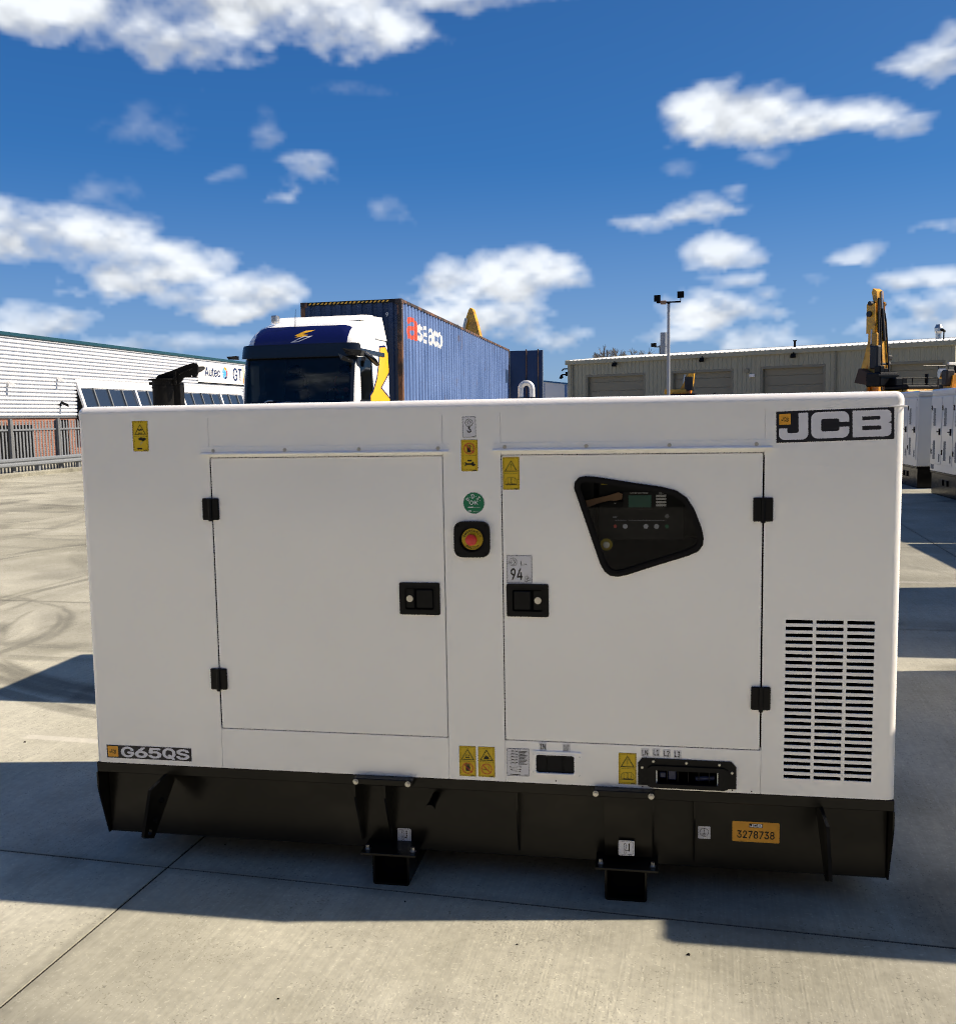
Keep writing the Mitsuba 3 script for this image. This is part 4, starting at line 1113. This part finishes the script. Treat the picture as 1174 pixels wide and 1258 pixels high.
MAT('mat_brick', mikit.proc(brick_color), .8, .2)
P_ = .162
zs = []
z = 1.72
while z < 4.90:
    for a, o in ((0, .0), (.33, .0), (.38, .075), (.48, .082), (.85, .082), (.99, .070)):
        zs.append((o, z + a * P_))
    z += P_
zs.append((0, z))
prof = Polygon([(UX + o, zz) for o, zz in zs] + [(UX - .05, z), (UX - .05, 1.72)])


def along_y(poly, y0, y1):
    """Extrude a profile in (x, z) along y."""
    return ext_xz(poly, y0, y1)


part('wall', along_y(prof, 8.0, 62.0), 'mat_cladding', LU, 40, label='white horizontally ribbed cladding')
part('brick_base', bx(UX - .1, UX - .02, 8.0, 62.0, -.1, 1.72), 'mat_brick', LU, label='brick wall below the cladding')
part('drip', bx(UX - .02, UX + .05, 8.0, 62.0, 1.68, 1.715), 'mat_frame_grey', LU)
part('eaves', along_y(Polygon([(UX - .15, 4.90), (UX + .10, 4.90), (UX + .14, 4.95), (UX + .14, 5.07), (UX - .15, 5.12)]), 7.9, 62.1), 'mat_teal', LU, label='teal eaves gutter')
part('roof', along_y(Polygon([(UX + .05, 5.05), (UX - 9, 5.6), (UX - 18, 5.05), (UX - 18, 4.85), (UX + .05, 4.85)]), 8.0, 62.0), 'mat_frame_grey', LU)
part('end_wall', bx(UX - 18, UX - .1, 8.0, 62.0, -.1, 4.9), 'mat_cladding', LU)
# sloping window bay
y0, y1 = 36.85, 54.6
bz0, bz1, bo = 1.20, 3.17, .62
bay = part('window_bay', [along_y(Polygon([(UX + .02, bz1), (UX + bo, bz0), (UX + bo, bz0 - .3), (UX + .02, bz0 - .3)]), y0, y1)], 'mat_unit_glass', LU, label='sloping row of dark windows')
part('side_cheek', along_y(Polygon([(UX + .02, bz1 + .02), (UX + bo + .02, bz0), (UX + bo + .02, bz0 - .3), (UX + .02, bz0 - .3)]), y0 - .05, y0 - .004), 'mat_soot', bay)
sl = np.array([bo - .02, bz0 - bz1])
sl /= np.linalg.norm(sl)
nn = np.array([-sl[1], sl[0]])


def mullion(y, w, d):
    a, b = np.array([UX + .02, bz1]) - sl * .02, np.array([UX + bo, bz0])
    return along_y(Polygon([tuple(a), tuple(b), tuple(b + nn * d), tuple(a + nn * d)]), y - w / 2, y + w / 2)


n_ = 0
y = y0
while y < y1 + .01:
    big = n_ % 4 == 0
    part('mullion', mullion(y, .16 if big else .09, .10 if big else .06), 'mat_frame_white' if big else 'mat_frame_grey', bay)
    y += 1.21
    n_ += 1
part('head_flashing', along_y(Polygon([(UX + .02, bz1 - .16), (UX + .13, bz1 - .16), (UX + .10, bz1 + .07), (UX + .02, bz1 + .10)]), y0 - .06, y1), 'mat_frame_white', bay)
part('lintel', bx(UX + .03, UX + .06, y0 - .1, y1, bz1 + .10, bz1 + .30), 'mat_cladding', LU)
# sign board
SG = part('sign_board', bx(UX + .05, UX + .11, 48.7, 56.6, 3.62, 4.72, .01), 'mat_letter_white', LU, label='white name board with a globe emblem')
MAT('mat_sign_navy', (.015, .03, .10), .5, .3)
MAT('mat_sign_orange', (.75, .30, .03), .5, .3)
MAT('mat_sign_blue', (.08, .35, .65), .5, .3)
MAT('mat_sign_red', (.45, .04, .08), .5, .3)


def sign_at(t, y, z):
    """Lettering from the xz plane turned to face +x, reading along +y."""
    q = t.copy()
    q.vertices = q.vertices[:, [1, 0, 2]] * np.array([-1, 1, 1.0])
    q.vertices += [UX + .1105, y, z]
    q.invert()
    q.fix_normals()
    return q


part('lettering', sign_at(lettering('Autec', .50, 2.05, .006), 50.55, 4.24), 'mat_sign_navy', SG)
part('lettering', sign_at(lettering('GT', .74, 1.35, .006), 54.05, 4.22), 'mat_sign_navy', SG)
part('lettering', sign_at(lettering('design in motion', .10, 1.6, .006, False), 50.6, 3.92), 'mat_grey_ink', SG) if False else None
part('lettering', sign_at(lettering('|', .62, None, .006), 54.95, 4.22), 'mat_sign_orange', SG)
for i, m_ in enumerate(('mat_sign_red', 'mat_sign_orange', 'mat_sign_blue', 'mat_sign_blue', 'mat_sign_navy')):
    a0 = i * 2 * math.pi / 5 - .6
    wedge = Polygon([(.36 * math.cos(a0 + t), .36 * math.sin(a0 + t)) for t in np.linspace(.06, 1.2, 8)] + [(.21 * math.cos(a0 + t), .21 * math.sin(a0 + t)) for t in np.linspace(1.2, .06, 8)])
    part('emblem', sign_at(ext_xz(wedge, -.006, 0), 52.25, 4.24), m_, SG)
part('emblem', sign_at(ext_xz(Point(0, 0).buffer(.19), -.006, 0), 52.25, 4.24), 'mat_sign_blue', SG)
part('sign_edge', bx(UX + .05, UX + .115, 48.7, 56.6, 3.56, 3.615), 'mat_soot', SG)
for nm_, cy, cz, m_ in (('wall_camera', 32.03, 2.96, 'mat_frame_white'), ('wall_camera', 35.35, 3.24, 'mat_frame_white'), ('wall_camera', 35.5, 2.2, 'mat_plastic')):
    k = part(nm_, [bx(UX + .0, UX + .12, cy - .04, cy + .04, cz - .02, cz + .10, .01), hull([(UX + .12, cy - .05, cz + .10), (UX + .45, cy - .07, cz - .05), (UX + .45, cy + .05, cz - .05), (UX + .12, cy + .05, cz + .10), (UX + .12, cy, cz + .2), (UX + .45, cy, cz + .06)])], m_, LU)
parts('wall_door', [bx(UX - .02, UX + .01, a, b, .0, c) for a, b, c in ((26.5, 28.2, 1.55), (30.6, 33.6, 1.4), (35.2, 36.1, 1.6))], 'mat_soot', LU)

# long grey unit behind the camera, unseen, added to block low sky light
BU = thing('industrial_unit', 'unseen long grey unit with tall shutters, added behind the camera to block sky light', 'building')
BXF = place(0, -15.0, 0, 176.4)
MAT('mat_brown_brick', (.22, .21, .20), .8, .2)
part('wall', bx(-46, 46, 0, 18, -.1, 8.6), 'mat_brown_brick', BU, xf=BXF)
part('plinth', bx(-46.1, 46.1, -.06, 0, -.1, .6, .01), 'mat_frame_grey', BU, xf=BXF)
part('parapet', bx(-46.2, 46.2, -.15, 18, 8.6, 9.1, .03), 'mat_frame_grey', BU, xf=BXF)
for a in (-36, -24, -12, 0, 12, 24, 36):
    k = part('shutter', bx(a - 2.3, a + 2.3, -.05, .0, .0, 4.8, .01), 'mat_frame_grey', BU, xf=BXF)
    parts('shutter_slat', [bx(a - 2.25, a + 2.25, -.08, -.05, z, z + .42, .02) for z in np.arange(.05, 4.5, .47)], 'mat_khaki_dark', k, xf=BXF)
    parts('window', [bx(a + b - .7, a + b + .7, -.04, .0, 5.6, 7.0, .01) for b in (3.4, 5.2, 7.0)], 'mat_unit_glass', BU, xf=BXF)

# palisade fence and crash barrier in front of it
FX = -17.0
FN = thing('palisade_fence', 'galvanised palisade fence standing before the white unit', 'fence')
pale = hull([(FX - .006, y, z) for y in (-.033, .033) for z in (.05, 1.50)] + [(FX + .006, y, z) for y in (-.033, .033) for z in (.05, 1.50)] + [(FX, 0, 1.58)])
for i in range(86):
    part('pale', pale, 'mat_galv', FN, xf=T4().translate([0, 16.5 + .152 * i, 0]))
parts('rail', [bx(FX + .008, FX + .05, 16.4, 29.6, z, z + .05, .004) for z in (.33, 1.26)], 'mat_galv', FN)
for y in (16.9, 19.25, 21.6, 23.82, 26.1, 28.4):
    part('post', bx(FX + .05, FX + .13, y - .05, y + .05, -.02, 1.60, .006), 'mat_frame_grey', FN)
BR = thing('crash_barrier', 'grey steel crash barrier running along the foot of the fence', 'barrier')
bp = [(0, .26), (.05, .29), (.05, .34), (.01, .38), (.05, .42), (.05, .47), (0, .50)]
part('beam', along_y(Polygon([(FX + .25 + a, b) for a, b in bp] + [(FX + .244 + a, b) for a, b in reversed(bp)]), 14.0, 31.0), 'mat_galv', BR, 30)
for y in np.arange(14.6, 31, 2.0):
    part('post', bx(FX + .14, FX + .24, y - .05, y + .05, -.02, .44, .006), 'mat_galv', BR)
KB = part('kerb', bx(FX + .1, FX + .55, 8, 40, -.02, .10, .01), 'mat_concrete', kind='structure')

# ------------------------------------------------------------------ khaki warehouse behind
WX = place(-5.12, 67.97, 0, -26.194)
WH = thing('warehouse', 'long khaki ribbed steel warehouse with roller doors across the background', 'building')
MAT('mat_khaki', (.31, .30, .22), .5, .4)
MAT('mat_roof_sheet', (.55, .56, .55), .45, .5)
MAT('mat_shutter', (.21, .195, .14), .45, .4)
WL, EV, RIDGE, WD = 25.55, 5.29, 6.05, 20.0
doors = [(1.67, 6.02, 4.04), (8.25, 12.30, 4.06), (14.40, 18.17, 4.10), (22.05, 24.9, 4.03)]


def ribbed(x0, x1, z0, z1):
    pts, x = [], x0
    while x < x1 - .05:
        for a, o in ((0, 0), (.20, 0), (.225, -.042), (.275, -.042), (.30, 0)):
            pts.append((min(x + a, x1), o))
        x += .30
    pts.append((x1, 0))
    return ext_xy(Polygon(pts + [(x1, .05), (x0, .05)]), z0, z1)


edge = 0.0
for (a, b, h) in doors + [(WL, WL, 0)]:
    if a > edge + .05:
        part('wall_panel', ribbed(edge, a - .14 if a < WL else a, 0, EV - .28), 'mat_khaki', WH, 20, xf=WX)
    if h:
        part('wall_panel', ribbed(a - .14, b + .14, h + .16, EV - .28), 'mat_khaki', WH, 20, xf=WX)
        fr_ = part('door_frame', [bx(a - .14, a, -.03, .25, 0, h, .01), bx(b, b + .14, -.03, .25, 0, h, .01), bx(a - .14, b + .14, -.03, .25, h, h + .16, .01)], 'mat_khaki_dark', WH, xf=WX)
        sec = part('roller_door', [bx(a, b, .22, .26, z, z + .60, .012) for z in np.arange(0, h - .01, .612)], 'mat_shutter', WH, xf=WX)
        edge = b + .14
part('rear_shell', [bx(.05, WL - .05, .3, WD, 0, EV - .3)], 'mat_khaki', WH, xf=WX)
part('fascia', [bx(-.1, WL + .1, -.22, .06, EV - .30, EV - .02, .02)], 'mat_khaki', WH, xf=WX, label='khaki eaves gutter')
rp, x = [], 0.0
while x < WL:
    for a, o in ((0, 0), (.22, 0), (.25, .05), (.30, .05)):
        rp.append((min(x + a, WL), o))
    x += .333
rp.append((WL, 0))
wv = Polygon(rp + [(WL, -.06), (0, -.06)])
for s in (0, 1):
    m = ext_xz(wv, 0, math.hypot(WD / 2, RIDGE - EV))
    m.apply_transform(trimesh.transformations.rotation_matrix(math.atan2(RIDGE - EV, WD / 2 + .2) * (1 if s == 0 else -1), [1, 0, 0]))
    if s == 0:
        m.vertices += [0, -.20, EV - .02]
    else:
        m.vertices += [0, WD / 2, RIDGE - .02]
    part('roof_slope', m, 'mat_roof_sheet', WH, 20, xf=WX)
part('ridge_cap', bx(0, WL, WD / 2 - .25, WD / 2 + .2, RIDGE - .04, RIDGE + .045, .02), 'mat_roof_sheet', WH, xf=WX)
gab = Polygon([(.02, EV - .3), (WD, EV - .3), (WD, EV - .1), (WD / 2, RIDGE - .1), (.02, EV - .1)])
parts('gable', [ext_yz(gab, .02, .06), ext_yz(gab, WL - .06, WL - .02)], 'mat_khaki', WH, xf=WX)
parts('verge', [ext_yz(Polygon([(-.22, EV - .06), (WD / 2, RIDGE - .02), (WD / 2, RIDGE + .05), (-.22, EV + .03)]), a, a + .05) for a in (-.06, WL + .01)], 'mat_khaki_dark', WH, xf=WX)
parts('downpipe', [cyl((a, -.09, 0), (a, -.09, EV - .25), .06, n=10) for a in (.47, 18.93)], 'mat_khaki_dark', WH, xf=WX)
for i, (a, z) in enumerate(((3.95, 4.87), (10.40, 4.90), (16.41, 4.87))):
    k = part('flood_lamp', [bx(a - .02, a + .02, -.30, .0, z - .03, z + .20, .005), hull([(a - .17, -.42, z - .10), (a + .17, -.42, z - .10), (a - .15, -.30, z + .10), (a + .15, -.30, z + .10), (a - .17, -.30, z - .17), (a + .17, -.30, z - .17)])], 'mat_soot', WH, xf=WX)
part('alarm', cyl((13.34, .0, 4.04), (13.34, -.12, 4.04), .16, n=16), 'mat_shutter', WH, xf=WX)
part('alarm_box', bx(13.55, 13.88, -.12, .0, 3.62, 3.82, .01), 'mat_letter_white', WH, xf=WX)
part('corner_lamp', [tube([(.0, -.05, 4.72), (-.30, -.05, 4.72), (-.45, -.05, 4.60)], .05, 8), hull([(-.45, -.15, 4.1), (-.65, -.15, 4.05), (-.62, .1, 4.0), (-.42, .1, 4.1), (-.45, 0, 4.35), (-.6, 0, 4.3)]), bx(-.14, .0, -.1, .0, 4.2, 4.5, .02), bx(-.5, -.05, -.05, .0, 4.27, 4.36, .01)], 'mat_soot', WH, xf=WX)
part('flue', [cyl((4.70, 6.0, 5.6), (4.70, 6.0, 7.36), .25, n=18), cyl((4.70, 6.0, 6.35), (4.70, 6.0, 6.42), .29, n=18), cyl((4.70, 6.0, 5.45), (4.70, 6.0, 5.75), .40, .30, n=18)], 'mat_galv', WH, 40, xf=WX, label='tall silver flue on the roof')
part('flue', [cyl((23.48, 6.0, 5.5), (23.48, 6.0, 6.12), .17, n=16), cyl((23.48, 6.0, 6.12), (23.48, 6.0, 6.25), .17, .24, n=16), cyl((23.48, 6.0, 6.25), (23.48, 6.0, 6.45), .24, n=16), cyl((23.48, 6.0, 6.45), (23.48, 6.0, 6.68), .26, .16, n=16)], 'mat_zinc', WH, 40, xf=WX, label='short flue with a rounded cowl on the roof')
part('vent_pipe', [cyl((14.77, 5.0, 5.6), (14.77, 5.0, 6.12), .07, n=10), cyl((14.77, 5.0, 6.10), (14.77, 5.0, 6.16), .13, n=10)], 'mat_soot', WH, xf=WX)
part('roof_camera', [cyl((24.35, 3.0, 5.5), (24.35, 3.0, 6.0), .04, n=8), hull([(24.1, 3, 6.1), (24.4, 3, 5.95), (24.4, 3.1, 5.95), (24.3, 3, 6.2), (24.15, 3.1, 6.2), (24.45, 3.1, 6.05)])], 'mat_soot', WH, xf=WX)
part('roof_lamp', [cyl((3.45, 8.0, 5.7), (3.45, 8.0, 6.60), .06, n=8), bx(3.0, 3.55, 7.9, 8.1, 6.45, 6.52, .01), bx(2.75, 3.15, 7.85, 8.05, 6.50, 6.78, .02), bx(3.5, 3.85, 7.95, 8.05, 6.40, 6.50, .02)], 'mat_soot', WH, xf=WX)

# white shed with a blue eaves line between the container and the warehouse
SH = thing('distant_shed', 'distant pale shed with a thin blue eaves line left of the warehouse', 'building')
SX = place(-13.2, 83.3, 0, -9.0)
MAT('mat_shed_wall', (.66, .68, .70), .5, .4)
MAT('mat_shed_blue', (.03, .13, .28), .5, .4)
MAT('mat_shed_post', (.10, .20, .40), .5, .4)
gp = Polygon([(-6, 0), (9.4, 0), (9.4, 3.75), (5.6, 4.22), (-6, 5.7)])
part('wall', ext_xz(gp, 0, 8), 'mat_shed_wall', SH, xf=SX)
part('eaves', ext_xz(Polygon([(-6, 5.68), (5.6, 4.20), (9.5, 3.73), (9.5, 3.86), (5.6, 4.34), (-6, 5.82)]), -.08, 8), 'mat_shed_blue', SH, xf=SX)
parts('post', [bx(6.75, 6.95, -.05, .01, 0, 4.03), bx(4.9, 4.96, -.03, .01, 0, 4.2)], 'mat_shed_post', SH, xf=SX)

# lighting column
LC = thing('lighting_column', 'tall grey lighting column with two black floodlights in front of the warehouse', 'street lamp')
f_ = 50 / 30.0
base = CAM[:2] + (np.array([1.20, 28.23]) - CAM[:2]) * f_
zt = CAM[2] + (4.87 - CAM[2]) * f_
MAT('mat_column', (.34, .35, .37), .45, .5, metal=.4)
part('column', [cyl((base[0], base[1], 0), (base[0], base[1], 2.2), .12, n=14), cyl((base[0], base[1], 2.2), (base[0], base[1], zt), .085, .075, n=14)], 'mat_column', LC, 40)
part('cross_arm', [bx(base[0] - .62, base[0] + .60, base[1] - .04, base[1] + .04, zt - .04, zt + .04, .008), bx(base[0] - .08, base[0] + .08, base[1] - .08, base[1] + .08, zt - .10, zt + .02, .01)], 'mat_soot', LC)
for dx, dz, w in ((-.58, .20, .17), (.60, .35, .17)):
    k = part('floodlight', [hull([(base[0] + dx + a * w, base[1] - .10, zt + dz + b * w) for a in (-1, 1) for b in (-1, 1)] + [(base[0] + dx + a * w * .7, base[1] + .12, zt + dz + .06 + b * w * .7) for a in (-1, 1) for b in (-1, 1)])], 'mat_soot', LC)
    part('bracket', bx(base[0] + dx - .02, base[0] + dx + .02, base[1] - .03, base[1] + .03, zt - .03, zt + dz - w * .9), 'mat_soot', k)
part('lamp', bx(base[0] - .42, base[0] - .12, base[1] - .14, base[1] + .02, zt - .11, zt + .08, .02), 'mat_brown', LC)

# ------------------------------------------------------------------ excavators
def yellow_paint(p, n, uv):
    d = fbm(p.x * 4, p.y * 4, p.z * 4, 4)
    return mix((.52, .245, .013), (.62, .32, .022), d) * (.75 + .5 * smoothstep(.3, .6, d))


MAT('mat_digger', mikit.proc(yellow_paint), .4, .5, coat=.5)
MAT('mat_digger_brown', (.06, .038, .028), .6, .3)
MAT('mat_hose', (.02, .02, .022), .5, .4)
MAT('mat_beacon', (.70, .14, .02), .3, .5)


def excavator(label, xf, boom, stick, bucket=None, width=.62, cab_side=-1, rail=True, seat_cab=True, deck=True, group='yellow excavators parked behind the generators'):
    """Faces local +y. boom: the boom's side outline (y, z); stick: the dipper's outline."""
    t = thing('excavator', label, 'excavator', group)
    for s in (-1, 1):
        tr = part('track', ext_yz(rrect(-1.9, 1.9, .0, .85, .40), *sorted((s * .85, s * 1.42))), 'mat_soot', t, xf=xf)
        parts('track_shoe', [bx(*sorted((s * .83, s * 1.44)), y, y + .10, .85, .885, .004) for y in np.arange(-1.5, 1.5, .2)], 'mat_soot', tr, xf=xf)
    part('turntable', cyl((0, 0, .75), (0, 0, 1.02), .65, n=24), 'mat_soot', t, xf=xf)
    hs = part('house', [bx(-1.25, 1.25, -2.0, 1.2, 1.02, 1.30, .04), bx(-1.25, -.30 if cab_side > 0 else -.45, -1.6, 1.1, 1.30, 2.10, .06), bx(.45 if cab_side > 0 else .30, 1.25, -1.6, 1.1, 1.30, 2.10, .06), bx(-1.2, 1.2, -1.9, -.6, 1.30, 2.15, .08)], 'mat_digger', t, 30, xf=xf)
    part('counterweight', hull([(x, y, z) for x, y in ((-1.22, -1.9), (1.22, -1.9), (-.9, -2.45), (.9, -2.45), (0, -2.55)) for z in (1.05, 1.95)]), 'mat_digger', t, xf=xf)
    deck and part('engine_deck', [bx(-1.05, 1.05, -1.8, -.7, 2.15, 2.32, .05), bx(-.98, -.35, -1.2, -.3, 2.30, 2.62, .04), cyl((.55, -1.3, 2.3), (.55, -1.3, 2.75), .07, n=10)], 'mat_plastic', t, xf=xf)
    cx = cab_side * .85
    if seat_cab:
        part('cab', [bx(cx - .38, cx + .38, -.35, 1.15, 1.30, 1.75, .03)] + [bx(cx + a - .03, cx + a + .03, b - .03, b + .03, 1.7, 2.62) for a in (-.35, .35) for b in (-.32, 1.0)] + [bx(cx - .40, cx + .40, -.4, 1.12, 2.60, 2.72, .03)], 'mat_plastic', t, xf=xf)
        part('cab_glass', [bx(cx - .345, cx + .345, -.31, 1.01, 1.76, 2.59)], 'mat_unit_glass', t, xf=xf)
        part('beacon', [cyl((cx, .0, 2.72), (cx, .0, 2.90), .07, n=10)], 'mat_beacon', t, xf=xf)
    if rail:
        rl = [tube([(x, y, 2.1), (x, y, 2.58)], .018, 6) for x in (-1.2, -.7, .7, 1.2) for y in (-1.7,)] + [tube([(-1.2, -1.7, 2.58), (1.2, -1.7, 2.58)], .018, 6), tube([(-1.2, -1.7, 2.36), (1.2, -1.7, 2.36)], .014, 6)]
        part('handrail', rl, 'mat_soot', t, xf=xf)
        part('work_lamp', [bx(1.15, 1.45, -1.75, -1.65, 2.3, 2.62, .02)], 'mat_plastic', t, xf=xf)
    bm = part('boom', [ext_yz(Polygon(boom), -width / 2, width / 2)], 'mat_digger', t, 25, xf=xf)
    st = part('dipper', [ext_yz(Polygon(stick), -width * .36, width * .36)], 'mat_digger', t, 25, xf=xf)
    return t, bm, st


# the tall one: boom folded upright, seen from behind
EXX = place(9.75, 37.2, 0, 36.0)
tall, bm, st = excavator('yellow excavator with its boom raised upright above the right end of the generator', EXX,
                         [(.22, 1.6), (.74, 1.55), (.80, 3.2), (.80, 4.4), (.76, 5.3), (.68, 5.5), (.50, 5.4), (.36, 4.4), (.26, 3.2)],
                         [(.54, 5.2), (.74, 6.0), (.68, 6.14), (.50, 6.02), (.44, 5.3), (1.0, 2.6), (1.25, 2.5), (1.2, 3.0)], width=.50, seat_cab=False)
for x in (-.33, .33):
    k = part('boom_ram', [cyl((x, .70, 1.9), (x, .55, 3.5), .075, n=12)], 'mat_digger', tall, 40, xf=EXX)
    part('rod', cyl((x, .55, 3.5), (x, .56, 4.55), .04, n=10), 'mat_zinc', k, 40, xf=EXX)
k = part('dipper_ram', [cyl((.06, .28, 4.1), (.06, .42, 5.35), .06, n=12)], 'mat_hose', tall, 40, xf=EXX)
part('rod', cyl((.06, .42, 5.25), (.06, .48, 6.02), .04, n=10), 'mat_zinc', k, 40, xf=EXX)
for i, (x, w) in enumerate(((-.24, .04), (.24, .035), (-.12, .03))):
    q = [(x, .04, 2.0), (x * 1.05, .20, 3.0), (x * .9, .30, 4.2), (x * .8 + .03, .38, 4.9), (x * .6, .44, 5.4), (x * .35, .46, 5.75)]
    part('hose', tube(q, w, 6), 'mat_hose', tall, 60, xf=EXX)
parts('pin', [cyl((-.42, y, z), (.42, y, z), r, n=12) for y, z, r in ((.66, 5.15, .11), (.45, 3.9, .10), (.36, 3.2, .11), (.62, 5.55, .09))], 'mat_hose', tall, xf=EXX)
parts('side_plate', [bx(-.33, -.27, .42, .85, 4.4, 5.55, .02), bx(.27, .33, .5, .85, 4.9, 5.62, .02), bx(-.42, -.28, .25, .50, 2.6, 4.4, .03)], 'mat_digger', tall, xf=EXX)
parts('clamp_block', [bx(-.62, -.38, .0, .4, 3.0, 3.9, .05), bx(.34, .58, .3, .5, 3.35, 3.55, .04)], 'mat_hose', tall, xf=EXX)
part('bucket', hull([(x, y, z) for x in (-.78, -.30) for y, z in ((.3, 2.85), (.75, 3.05), (.95, 2.5), (.4, 2.4))]), 'mat_digger_brown', tall, xf=EXX)
parts('tool_box', [bx(-1.45, -.50, -.9, -.2, 2.3, 2.82, .04), bx(-1.35, -1.10, -.8, -.5, 2.82, 3.08, .03), bx(-1.0, -.8, -.7, -.5, 2.82, 2.98, .02), bx(-1.6, -.50, -.95, -.85, 2.66, 2.74, .01)], 'mat_plastic', tall, xf=EXX)
parts('grab_rail', [tube([(x, -1.9, 2.15), (x, -1.9, 3.02)], .02, 6) for x in (.42, .95, 1.45)] + [tube([(-.4, -1.9, 3.02), (1.5, -1.9, 3.02)], .02, 6)], 'mat_hose', tall, xf=EXX)
part('mirror', bx(1.30, 1.58, -1.95, -1.85, 2.55, 3.02, .03), 'mat_plastic', tall, xf=EXX)
part('marker_lamp', cyl((1.62, -1.9, 2.85), (1.62, -2.0, 2.85), .06, n=10), 'mat_cab_yellow', tall, xf=EXX)
parts('deck_plate', [bx(.95, 1.6, -1.98, -1.9, 2.52, 2.60, .005), bx(.90, 1.45, -1.98, -1.9, 3.06, 3.16, .005)], 'mat_letter_white', tall, xf=EXX)

# a smaller one by the second roller door
E2 = place(3.05, 53.9, 0, 80) @ T4().scale(.92)
small, bm, st = excavator('small yellow excavator with a short raised boom in front of the second roller door', E2,
                          [(.2, 1.5), (.6, 1.5), (.55, 2.6), (.35, 3.6), (.15, 3.95), (-.15, 3.95), (-.1, 3.4), (.1, 2.5)],
                          [(-.05, 3.9), (.2, 3.95), (.75, 2.9), (.62, 2.7), (.3, 2.9)], width=.42, rail=False)
part('counter_arm', bx(-.4, .3, .3, 1.65, 2.72, 3.0, .05), 'mat_digger', small, xf=E2)
part('boom_ram', [cyl((.0, .62, 2.6), (.0, .40, 3.9), .07, n=10)], 'mat_zinc', small, 40, xf=E2)
parts('side_plate', [bx(s * .28 - .05, s * .28 + .05, -.1, .4, 2.9, 3.75, .03) for s in (-1, 1)], 'mat_hose', small, xf=E2)

# only the knee of its boom shows over the container
E3 = place(-7.62, 42.6, 0, 75)
knee, bm, st = excavator('yellow excavator boom knee rising above the roof of the blue container', E3,
                         [(.2, 1.6), (.9, 1.5), (1.1, 3.4), (.70, 4.7), (.40, 5.5), (.04, 6.40), (-.05, 6.50), (-.17, 6.42), (-.33, 5.9), (-.52, 5.2), (-.70, 4.4), (-.4, 3.2)],
                         [(.4, 4.0), (1.0, 3.0), (1.3, 3.2), (.7, 4.3)], width=.26, rail=False)
part('boom_ram', [cyl((-.24, .55, 4.4), (-.24, .10, 6.0), .085, n=12)], 'mat_zinc', knee, 40, xf=E3)
part('hose', tube([(-.26, .95, 4.6), (-.28, .75, 5.3), (-.28, .35, 5.55), (-.28, .1, 5.3), (-.26, .1, 4.7)], .05, 8), 'mat_hose', knee, 60, xf=E3)
part('hose', tube([(-.30, 1.15, 4.6), (-.30, .95, 5.4), (-.30, .55, 5.7), (-.30, .25, 5.4), (-.28, .2, 4.8)], .05, 8), 'mat_hose', knee, 60, xf=E3)

# lowered arm at the right edge
E4 = place(9.5, 24.5, 0, -72) @ T4().scale(.9)
low, bm, st = excavator('yellow excavator with its arm lowered, at the right edge above the white generators', E4,
                        [(-1.55, 2.15), (-1.2, 2.10), (.5, 2.5), (2.2, 2.75), (2.3, 3.1), (1.6, 3.15), (-.2, 2.85), (-1.5, 2.55)],
                        [(2.0, 2.6), (2.6, 2.0), (2.8, 2.2), (2.3, 3.0)], width=.40, rail=False, seat_cab=False, deck=False)
parts('lightening_slot', [ext_yz(rrect(a, a + .45, 2.55 + .16 * a, 2.68 + .16 * a, .04), -.206, -.198) for a in (-.7, 0.1, .9)], 'mat_hose', low, xf=E4)
part('arm_lamp', [cyl((-.25, -1.45, 2.62), (-.30, -1.62, 2.62), .14, n=12)], 'mat_steel', low, xf=E4)
part('clamp_block', [bx(-.14, .14, -1.66, -1.40, 2.25, 2.72, .04)], 'mat_hose', low, xf=E4)


# ------------------------------------------------------------------ bare trees beyond the warehouse
MAT('mat_bark', (.20, .185, .16), .9, .2)


def bare_tree(x, y, h, spread, seed, label):
    r = np.random.default_rng(seed)
    t = thing('bare_tree', label, 'tree')
    part('trunk', tube([(x, y, -.1), (x + .05, y, h * .2), (x - .05, y + .05, h * .42)], [.3, .25, .18], 8), 'mat_bark', t, 60)
    segs = []

    def grow(p, d, ln, rad, depth):
        q = p + d * ln
        mid = (p + q) / 2 + r.normal(0, ln * .05, 3)
        segs.append(tube([p, mid, q], [rad, rad * .85, rad * .65], 5 if depth < 3 else 3))
        if depth == 5:
            return
        for _ in range(3 if depth < 4 else 4):
            nd = d + r.normal(0, .42, 3)
            nd[2] += .12
            nd /= np.linalg.norm(nd)
            grow(q, nd, ln * r.uniform(.64, .84), rad * .63, depth + 1)

    p0 = np.array([x - .05, y + .05, h * .40])
    for _ in range(6):
        a = r.uniform(0, 2 * math.pi)
        d = np.array([math.cos(a) * spread, math.sin(a) * spread, 1.0])
        grow(p0, d / np.linalg.norm(d), h * .17, .16, 1)
    part('crown', segs, 'mat_bark', t)


bare_tree(-1.9, 94.5, 9.2, .8, 3, 'bare leafless tree beyond the left part of the warehouse roof')
bare_tree(2.9, 97, 8.0, .7, 4, 'bare leafless tree close beside the silver flue beyond the roof')
bare_tree(6.6, 97, 8.0, .8, 5, 'bare leafless tree peeping over the roof right of the lighting column')
